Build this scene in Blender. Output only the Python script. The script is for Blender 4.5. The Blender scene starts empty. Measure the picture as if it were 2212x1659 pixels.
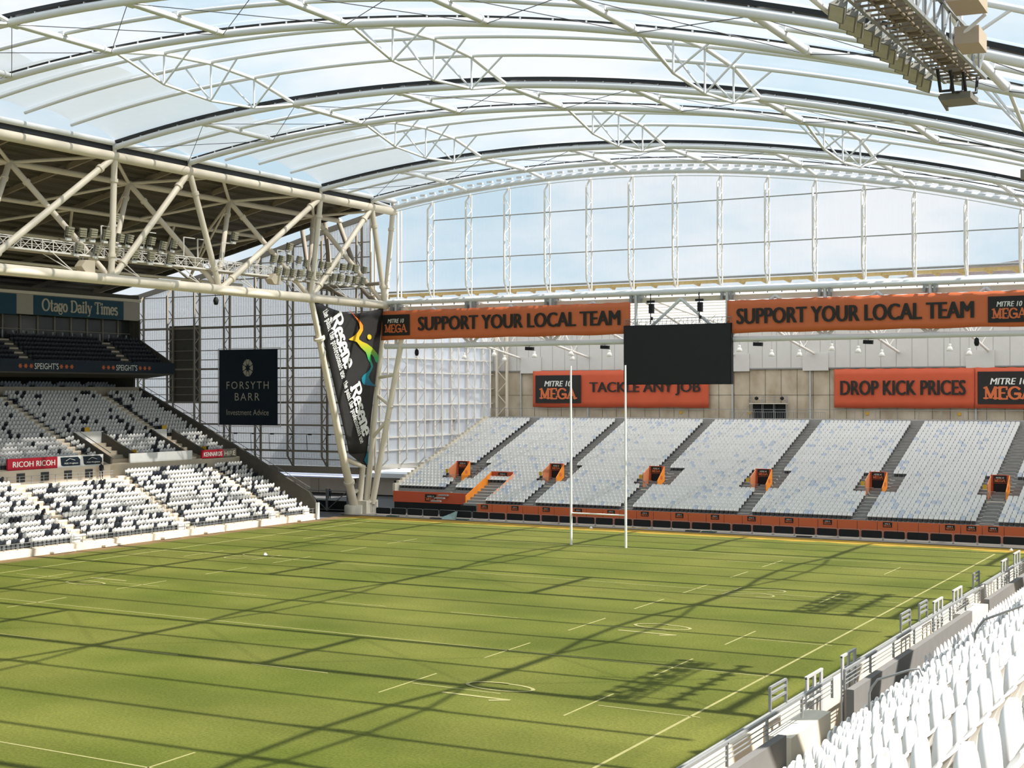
import bpy, math, random
import numpy as np
from mathutils import Vector, Matrix
random.seed(7)
SC = bpy.context.scene
COL = SC.collection
PI = math.pi

# ------------------------------------------------------------------ camera, world, sun, exposure
def look_axes(yaw, pitch, roll):
    y, p, r = [math.radians(v) for v in (yaw, pitch, roll)]
    f = Vector((-math.sin(y)*math.cos(p), math.cos(y)*math.cos(p), math.sin(p)))
    rt = Vector((math.cos(y), math.sin(y), 0)); up = rt.cross(f)
    return rt*math.cos(r)+up*math.sin(r), -rt*math.sin(r)+up*math.cos(r), f
cam_d = bpy.data.cameras.new('camera'); cam = bpy.data.objects.new('camera', cam_d); COL.objects.link(cam)
_r, _u, _f = look_axes(29.379, 0.35, -0.113)
M = Matrix((( _r.x, _u.x, -_f.x), (_r.y, _u.y, -_f.y), (_r.z, _u.z, -_f.z))).to_4x4()
M.translation = Vector((57.274, -118.094, 14.386)); cam.matrix_world = M
cam_d.sensor_fit = 'HORIZONTAL'; cam_d.sensor_width = 36.0; cam_d.lens = 36.0*3025.597/2212
cam_d.clip_start = 0.1; cam_d.clip_end = 5000
SC.camera = cam
SC.view_settings.view_transform = 'Standard'; SC.view_settings.look = 'None'
SC.view_settings.gamma = 1; SC.view_settings.use_curve_mapping = False
SC.view_settings.exposure = 0.42

def nn(nt, t, **kw):
    n = nt.nodes.new(t)
    for k, v in kw.items(): setattr(n, k, v)
    return n
W = bpy.data.worlds.new('sky'); SC.world = W; W.use_nodes = True
nt = W.node_tree; nt.nodes.clear()
tc = nn(nt, 'ShaderNodeTexCoord'); mp = nn(nt, 'ShaderNodeMapping'); mp.inputs['Scale'].default_value = (1.6, 1.6, 4.2)
mp.inputs['Location'].default_value = (0.35, 0.1, 0.0)
nz = nn(nt, 'ShaderNodeTexNoise'); nz.inputs['Scale'].default_value = 2.3; nz.inputs['Detail'].default_value = 9; nz.inputs['Roughness'].default_value = .58
rp = nn(nt, 'ShaderNodeValToRGB')
rp.color_ramp.elements[0].position = .42; rp.color_ramp.elements[0].color = (.60, .78, .90, 1)
rp.color_ramp.elements[1].position = .62; rp.color_ramp.elements[1].color = (.95, .97, 1.0, 1)
bg = nn(nt, 'ShaderNodeBackground'); bg.inputs['Strength'].default_value = 0.72
wo = nn(nt, 'ShaderNodeOutputWorld')
L = nt.links.new
L(tc.outputs['Generated'], mp.inputs['Vector']); L(mp.outputs[0], nz.inputs['Vector']); L(nz.outputs['Fac'], rp.inputs[0])
L(rp.outputs[0], bg.inputs['Color']); L(bg.outputs[0], wo.inputs[0])

KX, KY = 0.783, 0.168            # shadow shift per metre of height
sun_d = bpy.data.lights.new('sun', 'SUN'); sun = bpy.data.objects.new('sun', sun_d); COL.objects.link(sun)
sun_d.energy = 7.4; sun_d.angle = math.radians(.55); sun_d.color = (1.0, .945, .86)
sun.rotation_euler = Vector((-KX, -KY, -1)).to_track_quat('-Z', 'Y').to_euler()
sun.location = (60, 40, 120)

# ------------------------------------------------------------------ materials
MATS = {}
def mat(name, col, rough=.55, metal=0.0, var=.07, scale=2.0, spec=.35, bump=0):
    if name in MATS: return MATS[name]
    m = bpy.data.materials.new(name); m.use_nodes = True; nt = m.node_tree; L = nt.links.new
    b = nt.nodes['Principled BSDF']
    b.inputs['Roughness'].default_value = rough; b.inputs['Metallic'].default_value = metal
    b.inputs['Specular IOR Level'].default_value = spec
    tc = nn(nt, 'ShaderNodeTexCoord'); n = nn(nt, 'ShaderNodeTexNoise'); n.inputs['Scale'].default_value = scale; n.inputs['Detail'].default_value = 5
    mx = nn(nt, 'ShaderNodeMix', data_type='RGBA')
    mx.inputs[6].default_value = tuple(max(0, c*(1-var)) for c in col)+(1,); mx.inputs[7].default_value = tuple(min(1, c*(1+var)) for c in col)+(1,)
    L(tc.outputs['Object'], n.inputs['Vector']); L(n.outputs['Fac'], mx.inputs[0]); L(mx.outputs[2], b.inputs['Base Color'])
    if bump:
        bp = nn(nt, 'ShaderNodeBump'); bp.inputs['Strength'].default_value = bump; L(n.outputs['Fac'], bp.inputs['Height']); L(bp.outputs[0], b.inputs['Normal'])
    MATS[name] = m; return m
def sheet(name, col, trans, rough_col=None, streak=(.3, 30, 30), clear=0.0, var=.25):
    """thin sheet: part clear, part diffuse-translucent"""
    m = bpy.data.materials.new(name); m.use_nodes = True; nt = m.node_tree; L = nt.links.new; nt.nodes.clear()
    o = nn(nt, 'ShaderNodeOutputMaterial'); d = nn(nt, 'ShaderNodeBsdfDiffuse'); t = nn(nt, 'ShaderNodeBsdfTranslucent'); tr = nn(nt, 'ShaderNodeBsdfTransparent')
    a = nn(nt, 'ShaderNodeMixShader'); a.inputs[0].default_value = trans
    b = nn(nt, 'ShaderNodeMixShader')
    d.inputs[0].default_value = col+(1,); t.inputs[0].default_value = col+(1,); tr.inputs[0].default_value = (.97, .985, 1, 1)
    tc = nn(nt, 'ShaderNodeTexCoord'); mp = nn(nt, 'ShaderNodeMapping'); mp.inputs['Scale'].default_value = streak
    n = nn(nt, 'ShaderNodeTexNoise'); n.inputs['Scale'].default_value = .25; n.inputs['Detail'].default_value = 6
    mr = nn(nt, 'ShaderNodeMapRange'); mr.inputs[1].default_value = .3; mr.inputs[2].default_value = .7
    mr.inputs[3].default_value = clear*(1+var); mr.inputs[4].default_value = clear*(1-var)
    L(tc.outputs['Object'], mp.inputs[0]); L(mp.outputs[0], n.inputs['Vector']); L(n.outputs['Fac'], mr.inputs[0]); L(mr.outputs[0], b.inputs[0])
    L(d.outputs[0], a.inputs[1]); L(t.outputs[0], a.inputs[2]); L(a.outputs[0], b.inputs[1]); L(tr.outputs[0], b.inputs[2]); L(b.outputs[0], o.inputs[0])
    MATS[name] = m; return m
def lin(r, g, b):
    f = lambda v: ((v/255+.055)/1.055)**2.4 if v > 10 else v/255/12.92
    return (f(r), f(g), f(b))
STEEL = mat('roof_steel', (.70, .71, .72), .42, var=.06, scale=.6)
TSTEEL = mat('truss_steel', (.74, .66, .54), .45, var=.07, scale=.5)
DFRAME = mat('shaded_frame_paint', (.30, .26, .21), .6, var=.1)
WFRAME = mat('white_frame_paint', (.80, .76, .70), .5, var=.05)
RUBBER = mat('black_gutter', (.012, .014, .016), .5)
CABLE = mat('cable_wire', (.10, .10, .11), .4, .6)
GALV = mat('galvanised_steel', (.30, .31, .31), .45, .35, var=.15, scale=6)
WPLAST = mat('white_seat_plastic', (.72, .715, .70), .38, var=.05, scale=2.5, spec=.4)
GPLAST = mat('blue_grey_seat_plastic', (.56, .60, .67), .4, var=.06)
NPLAST = mat('navy_seat_plastic', (.018, .022, .032), .4, var=.3)
BRKT = mat('seat_bracket_grey', (.055, .06, .066), .5)
CONC = mat('terrace_concrete', (.55, .47, .36), .85, var=.14, scale=1.2)
ECONC = mat('end_terrace_plate', (.30, .29, .275), .8, var=.2, scale=1.5)
CREAM = mat('cream_wall_paint', (.72, .62, .50), .7, var=.05, scale=.8)
PIERC = mat('pale_pier_concrete', (.62, .57, .47), .8, var=.08, scale=2)
PANELG = mat('grey_board', (.165, .16, .155), .8, var=.12, scale=3)
DARKC = mat('dark_concrete', (.10, .09, .075), .85, var=.2)
DECK = mat('dark_roof_deck', (.10, .088, .068), .7, var=.15)
BLACKF = mat('black_fabric', (.010, .011, .013), .75, var=.3)
SCREENB = mat('screen_black', (.015, .017, .018), .45, var=.15, scale=8, spec=.25)
ORANGE = mat('orange_vinyl', (.62, .135, .045), .5, var=.05, scale=1.2)
ORANGE2 = mat('orange_banner_fabric', (.60, .15, .055), .6, var=.06, scale=.7)
ORANGE3 = mat('deep_orange_banner_fabric', (.56, .095, .04), .6, var=.07, scale=.9)
AMBER = mat('amber_panel', (.86, .27, .03), .5, var=.06)
LOGOK = mat('logo_black', (.016, .015, .015), .55)
INKK = mat('letter_black', (.02, .018, .016), .55)
INKW = mat('letter_white', (.78, .78, .74), .55)
INKC = mat('letter_cream', (.56, .50, .40), .55)
INKO = mat('letter_orange', (.62, .15, .05), .55)
BLUE = mat('sign_teal', (.004, .058, .098), .5)
NAVY = mat('sign_navy', (.006, .016, .030), .55, var=.2)
RED = mat('sign_red', (.42, .012, .03), .5)
WHITE = mat('white_board', (.80, .79, .77), .5)
YELL = mat('yellow_sign', (.62, .36, .02), .5)
FOIL = mat('yellow_gutter_foil', (.72, .48, .15), .5, var=.3, scale=4)
CLAD = mat('grey_cladding', (.60, .58, .56), .6, var=.04)
GLASSD = mat('dark_glass', (.045, .05, .05), .15, var=.4, scale=.4, spec=.5)
SKIN = mat('skin', (.45, .28, .2), .6); CLOTHK = mat('dark_clothing', (.015, .017, .025), .8)
HAIRM = mat('dark_hair', (.02, .014, .01), .7)
LAMPW = mat('lamp_white_enamel', (.85, .84, .80), .35)
LOUV = mat('floodlight_glass', (.40, .37, .27), .3, var=.2, scale=9)
FLOODC = mat('floodlight_casing', (.20, .19, .16), .5, .3, var=.2)
ETFE = sheet('clear_roof_film', (.86, .90, .93), .5, clear=.89, streak=(.4, 1.6, 1), var=.04)
SHADEFILM = sheet('shading_roof_film', (.64, .69, .76), .28, clear=.26, streak=(.5, 1.6, 1), var=.4)  # invented milky film, added to keep sun off the upper left seats
EFILM = sheet('end_wall_film', (.86, .91, .95), .5, clear=.86, streak=(6, 1, .3), var=.06)
SHEETA = sheet('ribbed_translucent_sheet', (.86, .87, .89), .6, clear=.38)
SHEETB = sheet('smoky_translucent_sheet', (.84, .86, .90), .5, clear=.32, streak=(1, 2, .3), var=.5)
ENDROOF = sheet('end_roof_sheet', (.90, .92, .95), .75, clear=.42)

def grass_mat():
    m = bpy.data.materials.new('mown_grass'); m.use_nodes = True; nt = m.node_tree; L = nt.links.new
    b = nt.nodes['Principled BSDF']; b.inputs['Roughness'].default_value = .85; b.inputs['Specular IOR Level'].default_value = .15
    tc = nn(nt, 'ShaderNodeTexCoord'); sp = nn(nt, 'ShaderNodeSeparateXYZ'); L(tc.outputs['Object'], sp.inputs[0])
    n1 = nn(nt, 'ShaderNodeTexNoise'); n1.inputs['Scale'].default_value = .10; n1.inputs['Detail'].default_value = 6
    n2 = nn(nt, 'ShaderNodeTexNoise'); n2.inputs['Scale'].default_value = 7; n2.inputs['Detail'].default_value = 4; n2.inputs['Roughness'].default_value = .75
    L(tc.outputs['Object'], n1.inputs[0]); L(tc.outputs['Object'], n2.inputs[0])
    r1 = nn(nt, 'ShaderNodeValToRGB'); e = r1.color_ramp.elements
    e[0].position = .33; e[0].color = (.070, .090, .010, 1); e[1].position = .68; e[1].color = (.122, .130, .025, 1)
    L(n1.outputs['Fac'], r1.inputs[0])
    r2 = nn(nt, 'ShaderNodeValToRGB'); e = r2.color_ramp.elements
    e[0].position = .3; e[0].color = (.62, .62, .55, 1); e[1].position = .72; e[1].color = (1.34, 1.30, 1.3, 1)
    L(n2.outputs['Fac'], r2.inputs[0])
    mu = nn(nt, 'ShaderNodeMix', data_type='RGBA', blend_type='MULTIPLY'); mu.inputs[0].default_value = 1
    L(r1.outputs[0], mu.inputs[6]); L(r2.outputs[0], mu.inputs[7])
    # mown bands across the pitch
    wv = nn(nt, 'ShaderNodeMath', operation='SINE'); ml = nn(nt, 'ShaderNodeMath', operation='MULTIPLY'); ml.inputs[1].default_value = 2*PI/11
    L(sp.outputs['Y'], ml.inputs[0]); L(ml.outputs[0], wv.inputs[0])
    st = nn(nt, 'ShaderNodeMapRange'); st.inputs[1].default_value = -.3; st.inputs[2].default_value = .3; st.inputs[3].default_value = .95; st.inputs[4].default_value = 1.05
    L(wv.outputs[0], st.inputs[0])
    ms = nn(nt, 'ShaderNodeMix', data_type='RGBA', blend_type='MULTIPLY'); ms.inputs[0].default_value = 1
    L(mu.outputs[2], ms.inputs[6]); L(st.outputs[0], ms.inputs[7])
    # worn yellow end strip and bare soil along the left wall
    n3 = nn(nt, 'ShaderNodeTexNoise'); n3.inputs['Scale'].default_value = .5; L(tc.outputs['Object'], n3.inputs[0])
    def edge(sock, a, bb):
        ad = nn(nt, 'ShaderNodeMath', operation='ADD'); sc = nn(nt, 'ShaderNodeMath', operation='MULTIPLY'); sc.inputs[1].default_value = 2.2
        L(n3.outputs['Fac'], sc.inputs[0]); L(sock, ad.inputs[0]); L(sc.outputs[0], ad.inputs[1])
        r = nn(nt, 'ShaderNodeMapRange'); r.inputs[1].default_value = a; r.inputs[2].default_value = bb; L(ad.outputs[0], r.inputs[0]); return r.outputs[0]
    my = nn(nt, 'ShaderNodeMix', data_type='RGBA'); L(edge(sp.outputs['Y'], 13.9, 15.3), my.inputs[0]); L(ms.outputs[2], my.inputs[6]); my.inputs[7].default_value = (.36, .22, .03, 1)
    ng = nn(nt, 'ShaderNodeMath', operation='MULTIPLY'); ng.inputs[1].default_value = -1; L(sp.outputs['X'], ng.inputs[0])
    mb = nn(nt, 'ShaderNodeMix', data_type='RGBA'); L(edge(ng.outputs[0], 39.2, 40.4), mb.inputs[0]); L(my.outputs[2], mb.inputs[6]); mb.inputs[7].default_value = (.17, .11, .055, 1)
    L(mb.outputs[2], b.inputs['Base Color'])
    bp = nn(nt, 'ShaderNodeBump'); bp.inputs['Strength'].default_value = .5; bp.inputs['Distance'].default_value = .05; L(n2.outputs['Fac'], bp.inputs['Height']); L(bp.outputs[0], b.inputs['Normal'])
    return m
GRASS = grass_mat()
LINE = mat('pitch_line_paint', (.27, .255, .10), .8, var=.3, scale=2)

def concrete_wall_mat():
    m = bpy.data.materials.new('stained_precast_concrete'); m.use_nodes = True; nt = m.node_tree; L = nt.links.new
    b = nt.nodes['Principled BSDF']; b.inputs['Roughness'].default_value = .85
    tc = nn(nt, 'ShaderNodeTexCoord'); mp = nn(nt, 'ShaderNodeMapping'); mp.inputs['Scale'].default_value = (.5, 1, .35)
    n = nn(nt, 'ShaderNodeTexNoise'); n.inputs['Scale'].default_value = 1.1; n.inputs['Detail'].default_value = 8
    r = nn(nt, 'ShaderNodeValToRGB'); e = r.color_ramp.elements
    e[0].position = .3; e[0].color = (.36, .29, .20, 1); e[1].position = .7; e[1].color = (.56, .48, .37, 1)
    L(tc.outputs['Object'], mp.inputs[0]); L(mp.outputs[0], n.inputs['Vector']); L(n.outputs['Fac'], r.inputs[0]); L(r.outputs[0], b.inputs['Base Color'])
    return m
WALLC = concrete_wall_mat()
def ramp_mat(name, stops, axis='Z', lo=0, hi=1):
    m = bpy.data.materials.new(name); m.use_nodes = True; nt = m.node_tree; L = nt.links.new
    b = nt.nodes['Principled BSDF']; b.inputs['Roughness'].default_value = .5
    tc = nn(nt, 'ShaderNodeTexCoord'); sp = nn(nt, 'ShaderNodeSeparateXYZ'); mr = nn(nt, 'ShaderNodeMapRange'); r = nn(nt, 'ShaderNodeValToRGB')
    mr.inputs[1].default_value = lo; mr.inputs[2].default_value = hi
    L(tc.outputs['Object'], sp.inputs[0]); L(sp.outputs[axis], mr.inputs[0]); L(mr.outputs[0], r.inputs[0]); L(r.outputs[0], b.inputs['Base Color'])
    while len(r.color_ramp.elements) < len(stops): r.color_ramp.elements.new(.5)
    for el, (p, c) in zip(r.color_ramp.elements, stops): el.position = p; el.color = c+(1,)
    return m

# ------------------------------------------------------------------ mesh helpers
class MB:
    def __init__(s): s.v = []; s.f = []; s.m = []; s.sm = []
    def add(s, vs, fs, mi=0, smooth=False):
        o = len(s.v); s.v += [tuple(p) for p in vs]; s.f += [tuple(i+o for i in f) for f in fs]; s.m += [mi]*len(fs); s.sm += [smooth]*len(fs); return s
    def box(s, a, b, mi=0):
        (x0, y0, z0), (x1, y1, z1) = a, b
        return s.add([(x0,y0,z0),(x1,y0,z0),(x1,y1,z0),(x0,y1,z0),(x0,y0,z1),(x1,y0,z1),(x1,y1,z1),(x0,y1,z1)],
                     [(0,3,2,1),(4,5,6,7),(0,1,5,4),(1,2,6,5),(2,3,7,6),(3,0,4,7)], mi)
    def bar(s, p, q, w, h, mi=0, up=(0,0,1)):
        """rectangular bar from p to q"""
        p, q = Vector(p), Vector(q); d = (q-p).normalized(); u = Vector(up)
        if abs(d.dot(u)) > .98: u = Vector((1, 0, 0))
        a = d.cross(u).normalized()*w/2; b = a.cross(d).normalized()*h/2
        vs = [p-a-b, p+a-b, p+a+b, p-a+b, q-a-b, q+a-b, q+a+b, q-a+b]
        return s.add(vs, [(0,1,2,3),(7,6,5,4),(0,4,5,1),(1,5,6,2),(2,6,7,3),(3,7,4,0)], mi)
    def tube(s, pts, r, n=8, mi=0, caps=True):
        pts = [Vector(p) for p in pts]; k = len(pts); rs = r if isinstance(r, (list, tuple)) else [r]*k
        vs = []; prev = None
        for i, p in enumerate(pts):
            d = (pts[min(i+1, k-1)]-pts[max(i-1, 0)]).normalized()
            if prev is None:
                u = Vector((0, 0, 1)) if abs(d.z) < .95 else Vector((1, 0, 0)); a = d.cross(u).normalized()
            else:
                a = (prev-d*prev.dot(d)).normalized()
            prev = a; b = d.cross(a)
            for j in range(n):
                t = 2*PI*j/n; vs.append(p+a*math.cos(t)*rs[i]+b*math.sin(t)*rs[i])
        fs = [(i*n+j, i*n+(j+1) % n, (i+1)*n+(j+1) % n, (i+1)*n+j) for i in range(k-1) for j in range(n)]
        s.add(vs, fs, mi, True)
        if caps:
            s.add(vs[:n], [tuple(range(n-1, -1, -1))], mi); s.add(vs[-n:], [tuple(range(n))], mi)
        return s
    def poly(s, pts, mi=0): return s.add(pts, [tuple(range(len(pts)))], mi)
    def prism(s, pts, d, mi=0):
        """extrude polygon pts along vector d"""
        n = len(pts); d = Vector(d); P = [Vector(p) for p in pts]
        vs = P+[p+d for p in P]
        return s.add(vs, [tuple(range(n-1, -1, -1)), tuple(range(n, 2*n))]+[(i, (i+1) % n, n+(i+1) % n, n+i) for i in range(n)], mi)
    def lathe(s, prof, c=(0,0,0), n=14, mi=0):
        vs = []; k = len(prof)
        for r, z in prof:
            for j in range(n):
                t = 2*PI*j/n; vs.append((c[0]+r*math.cos(t), c[1]+r*math.sin(t), c[2]+z))
        fs = [(i*n+j, i*n+(j+1) % n, (i+1)*n+(j+1) % n, (i+1)*n+j) for i in range(k-1) for j in range(n)]
        return s.add(vs, fs, mi, True)
    def build(s, name, mats, parent=None, world=True):
        mats = mats if isinstance(mats, (list, tuple)) else [mats]
        me = bpy.data.meshes.new(name); off = Vector((0, 0, 0))
        if parent is not None and world: off = rootloc(parent)
        me.from_pydata([(v[0]-off.x, v[1]-off.y, v[2]-off.z) for v in s.v], [], s.f)
        for m in mats: me.materials.append(m)
        if len(mats) > 1: me.polygons.foreach_set('material_index', s.m)
        me.polygons.foreach_set('use_smooth', s.sm); me.update()
        o = bpy.data.objects.new(name, me); COL.objects.link(o)
        if parent is not None: o.parent = parent
        return o
def rootloc(o):
    while o.parent: o = o.parent
    return Vector(o.location)
def tag(o, label, cat, group=None, kind=None):
    o['label'] = label; o['category'] = cat
    if group: o['group'] = group
    if kind: o['kind'] = kind
    return o
def thing(name, label, cat, loc=(0,0,0), group=None):
    o = bpy.data.objects.new(name, None); COL.objects.link(o); o.location = loc; o.empty_display_size = .3
    return tag(o, label, cat, group)
def struct(o): o['kind'] = 'structure'; return o
def sempty(name, loc=(0,0,0)):
    o = bpy.data.objects.new(name, None); COL.objects.link(o); o.location = loc; o['kind'] = 'structure'; return o
def copy_tree(o, parent=None):
    c = o.copy(); COL.objects.link(c); c.parent = parent
    for ch in list(o.children): copy_tree(ch, c)
    return c
ORD = ['zeroth','first','second','third','fourth','fifth','sixth','seventh','eighth','ninth','tenth','eleventh','twelfth','thirteenth','fourteenth','fifteenth','sixteenth','seventeenth','eighteenth','nineteenth','twentieth']
ORD += ['twenty-'+ORD[i] for i in range(1, 10)]+['thirtieth']+['thirty-'+ORD[i] for i in range(1, 10)]+['fortieth']+['forty-'+ORD[i] for i in range(1, 10)]+['fiftieth']+['fifty-'+ORD[i] for i in range(1, 10)]
def lbl(o, t): o['label'] = t; return o

# ------------------------------------------------------------------ lettering
TEXTS = []
def text(name, body, m, parent, origin, face, width, height, bold=.0, shear=0, space=1.0):
    """face 'S': faces -Y, reads along +X; 'E': faces +X, reads along +Y; 'U': lies flat. origin = world lower-left"""
    cu = bpy.data.curves.new(name, 'FONT'); cu.body = body; cu.size = 1; cu.shear = shear; cu.space_character = space; cu.resolution_u = 3
    cu.materials.append(m)
    o = bpy.data.objects.new(name, cu); COL.objects.link(o)
    o['bold'] = bold
    o.rotation_euler = {'S': (PI/2, 0, 0), 'E': (PI/2, 0, PI/2), 'U': (0, 0, 0)}[face] if isinstance(face, str) else face
    if parent is not None: o.parent = parent; off = rootloc(parent)
    else: off = Vector((0, 0, 0))
    TEXTS.append((o, Vector(origin)-off, width, height)); return o
def fit_texts():
    """scale each line of lettering to its measured size and turn it into a mesh"""
    bpy.context.view_layer.update(); dg = bpy.context.evaluated_depsgraph_get(); done = []
    for o, org, w, h in TEXTS:
        me = bpy.data.meshes.new_from_object(o.evaluated_get(dg)); bb = np.array([v.co[:] for v in me.vertices])
        x0, y0 = bb[:, 0].min(), bb[:, 1].min(); x1, y1 = bb[:, 0].max(), bb[:, 1].max()
        bd = o['bold']; sx = w/(x1-x0+2*bd); sy = h/(y1-y0) if h else sx; R = o.rotation_euler.to_matrix()
        P_ = [v.co.copy() for v in me.vertices]; F_ = [tuple(p.vertices) for p in me.polygons]; mb = MB()
        for q, d in enumerate((0,) if bd == 0 else (0, .5*bd, bd, 1.5*bd, 2*bd)): mb.add([org+R@Vector(((p.x-x0+d)*sx, (p.y-y0)*sy, .003*q)) for p in P_], F_)
        m = mb.build('lettering', o.data.materials[0], None); m.parent = o.parent; done.append(o)
    for o in done: bpy.data.objects.remove(o)
def arc(cx, cy, rx, ry, a0, a1, n=10):
    return [(cx+rx*math.cos(math.radians(a0+(a1-a0)*i/n)), cy+ry*math.sin(math.radians(a0+(a1-a0)*i/n))) for i in range(n+1)]
# serif letters: (width, [(polyline, thick?)], [serif centres (x, y, half width)])
X = .66
GL = {
 'M': (1.0, [([(.16,0),(.16,1)],0),([(.16,1),(.5,.1),(.84,1)],1),([(.84,1),(.84,0)],1)], [(.16,0,.16),(.84,0,.16),(.12,1,.12),(.88,1,.12)]),
 'E': (.74, [([(.16,0),(.16,1)],1),([(.1,0),(.68,0)],0),([(.1,1),(.66,1)],0),([(.16,.5),(.52,.5)],0),([(.68,0),(.68,.24)],0),([(.66,1),(.66,.78)],0)], [(.16,0,.14),(.16,1,.14)]),
 'G': (.92, [(arc(.5,.5,.42,.5,40,325,18),1),([(.84,.22),(.84,.44),(.5,.44)],1)], [(.8,.44,.14)]),
 'A': (.94, [([(.1,0),(.46,1)],0),([(.46,1),(.84,0)],1),([(.24,.34),(.7,.34)],0)], [(.1,0,.14),(.84,0,.16)]),
 'O': (.98, [(arc(.49,.5,.42,.5,0,360,24),1)], []),
 'D': (.9, [([(.18,0),(.18,1)],1),([(.18,1)]+arc(.4,.5,.42,.5,90,-90,14)+[(.18,0)],1)], [(.14,0,.12),(.14,1,.12)]),
 'T': (.8, [([(.4,0),(.4,1)],1),([(.04,1),(.76,1)],0),([(.04,1),(.04,.78)],0),([(.76,1),(.76,.78)],0)], [(.4,0,.16)]),
 'R': (.86, [([(.18,0),(.18,1)],1),([(.18,1)]+arc(.46,.76,.26,.24,90,-90,10)+[(.18,.52)],1),([(.42,.52),(.74,0)],1)], [(.16,0,.14),(.14,1,.1),(.8,0,.1)]),
 't': (.44, [([(.2,.9),(.2,.12)]+arc(.32,.12,.12,.12,180,300,5),1),([(.04,X),(.4,X)],0)], []),
 'a': (.56, [(arc(.26,.48,.18,.18,150,0,8)+[(.44,.06),(.54,.02)],1),(arc(.25,.18,.18,.18,70,290,10)+[(.44,.12)],1),([(.44,.4),(.25,.36)],0)], []),
 'g': (.56, [(arc(.25,.44,.2,.22,0,360,14),1),([(.36,.62),(.54,.7)],0),([(.14,.26),(.1,.1),(.4,.06)],1),(arc(.27,-.1,.22,.15,0,360,14),0)], []),
 'o': (.58, [(arc(.29,.33,.23,.33,0,360,16),1)], []),
 'i': (.32, [([(.16,0),(.16,X)],1),([(.16,.86),(.16,.94)],1)], [(.16,0,.12),(.1,X,.08)]),
 'l': (.32, [([(.16,0),(.16,1)],1)], [(.16,0,.12),(.1,1,.08)]),
 'y': (.58, [([(.1,X),(.32,.0)],1),([(.52,X),(.26,-.24),(.08,-.26)],0)], [(.1,X,.1),(.52,X,.08)]),
 'm': (.94, [([(.14,0),(.14,X)],1),(arc(.31,.46,.17,.2,180,0,8)+[(.48,0)],1),(arc(.65,.46,.17,.2,180,0,8)+[(.82,0)],1)], [(.14,0,.1),(.48,0,.1),(.82,0,.1),(.08,X,.07)]),
 'e': (.54, [([(.08,.36),(.46,.36)],0),(arc(.27,.33,.21,.33,5,320,16),1)], []),
 's': (.46, [(arc(.23,.5,.16,.16,40,230,9)+arc(.23,.16,.16,.17,60,-150,9),1)], []),
 'n': (.6, [([(.14,0),(.14,X)],1),(arc(.3,.46,.17,.2,180,0,8)+[(.47,0)],1)], [(.14,0,.1),(.47,0,.1),(.08,X,.07)]),
 'h': (.6, [([(.14,0),(.14,1)],1),(arc(.3,.46,.17,.2,180,0,8)+[(.47,0)],1)], [(.14,0,.1),(.47,0,.1),(.08,1,.07)]),
 'p': (.6, [([(.14,-.28),(.14,X)],1),(arc(.3,.33,.2,.32,160,-160,14),1)], [(.14,-.28,.1),(.08,X,.07)]),
 'r': (.42, [([(.14,0),(.14,X)],1),(arc(.28,.46,.14,.2,180,50,6),1)], [(.14,0,.11),(.08,X,.07)]),
 'f': (.38, [([(.16,0),(.16,.84)]+arc(.28,.84,.12,.16,180,40,6),1),([(.03,X),(.34,X)],0)], [(.16,0,.11)]),
 'u': (.6, [([(.13,X),(.13,.2)]+arc(.29,.2,.16,.2,180,360,8),1),([(.46,X),(.46,0),(.54,0)],1)], [(.08,X,.07),(.41,X,.07)]),
 ' ': (.34, [], []),
}
def serif(name, body, m, parent, fn, thick=.15, thin=.09, track=.02, w=None, out=(0, -1, 0)):
    """fn maps letter plane (u, v) -> world point; cap height 1"""
    mb = MB(); x = 0
    tot = sum(GL[c][0]+track for c in body)-track; sx = 1 if w is None else w/tot
    for c in body:
        gw, strokes, sers = GL[c]
        def seg(a, b, t, dx=x):
            d = Vector((b[0]-a[0], b[1]-a[1]))
            if d.length < 1e-6: return
            n = Vector((-d.y, d.x)).normalized()*t/2; e = d.normalized()*t*.28
            q = [(a[0]-e.x-n.x, a[1]-e.y-n.y), (b[0]+e.x-n.x, b[1]+e.y-n.y), (b[0]+e.x+n.x, b[1]+e.y+n.y), (a[0]-e.x+n.x, a[1]-e.y+n.y)]
            k_ = .0005*(len(mb.f) % 40); mb.poly([tuple(Vector(fn((p[0]+dx)*sx, p[1]))+Vector(out)*k_) for p in q])
        for pl, th in strokes:
            t = thick if th else thin
            for a, b in zip(pl[:-1], pl[1:]):
                ang = abs(math.atan2(b[1]-a[1], b[0]-a[0])); vert = abs(math.sin(ang)) if len(pl) > 6 else 1
                seg(a, b, thin+(t-thin)*vert if th else t)
        for (sxx, sy, hw) in sers:
            yy = sy+(thin*.5 if sy <= 0 else -thin*.5)
            seg((sxx-hw, yy), (sxx+hw, yy), thin)
        x += gw+track
    return mb.build(name, m, parent)

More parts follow.
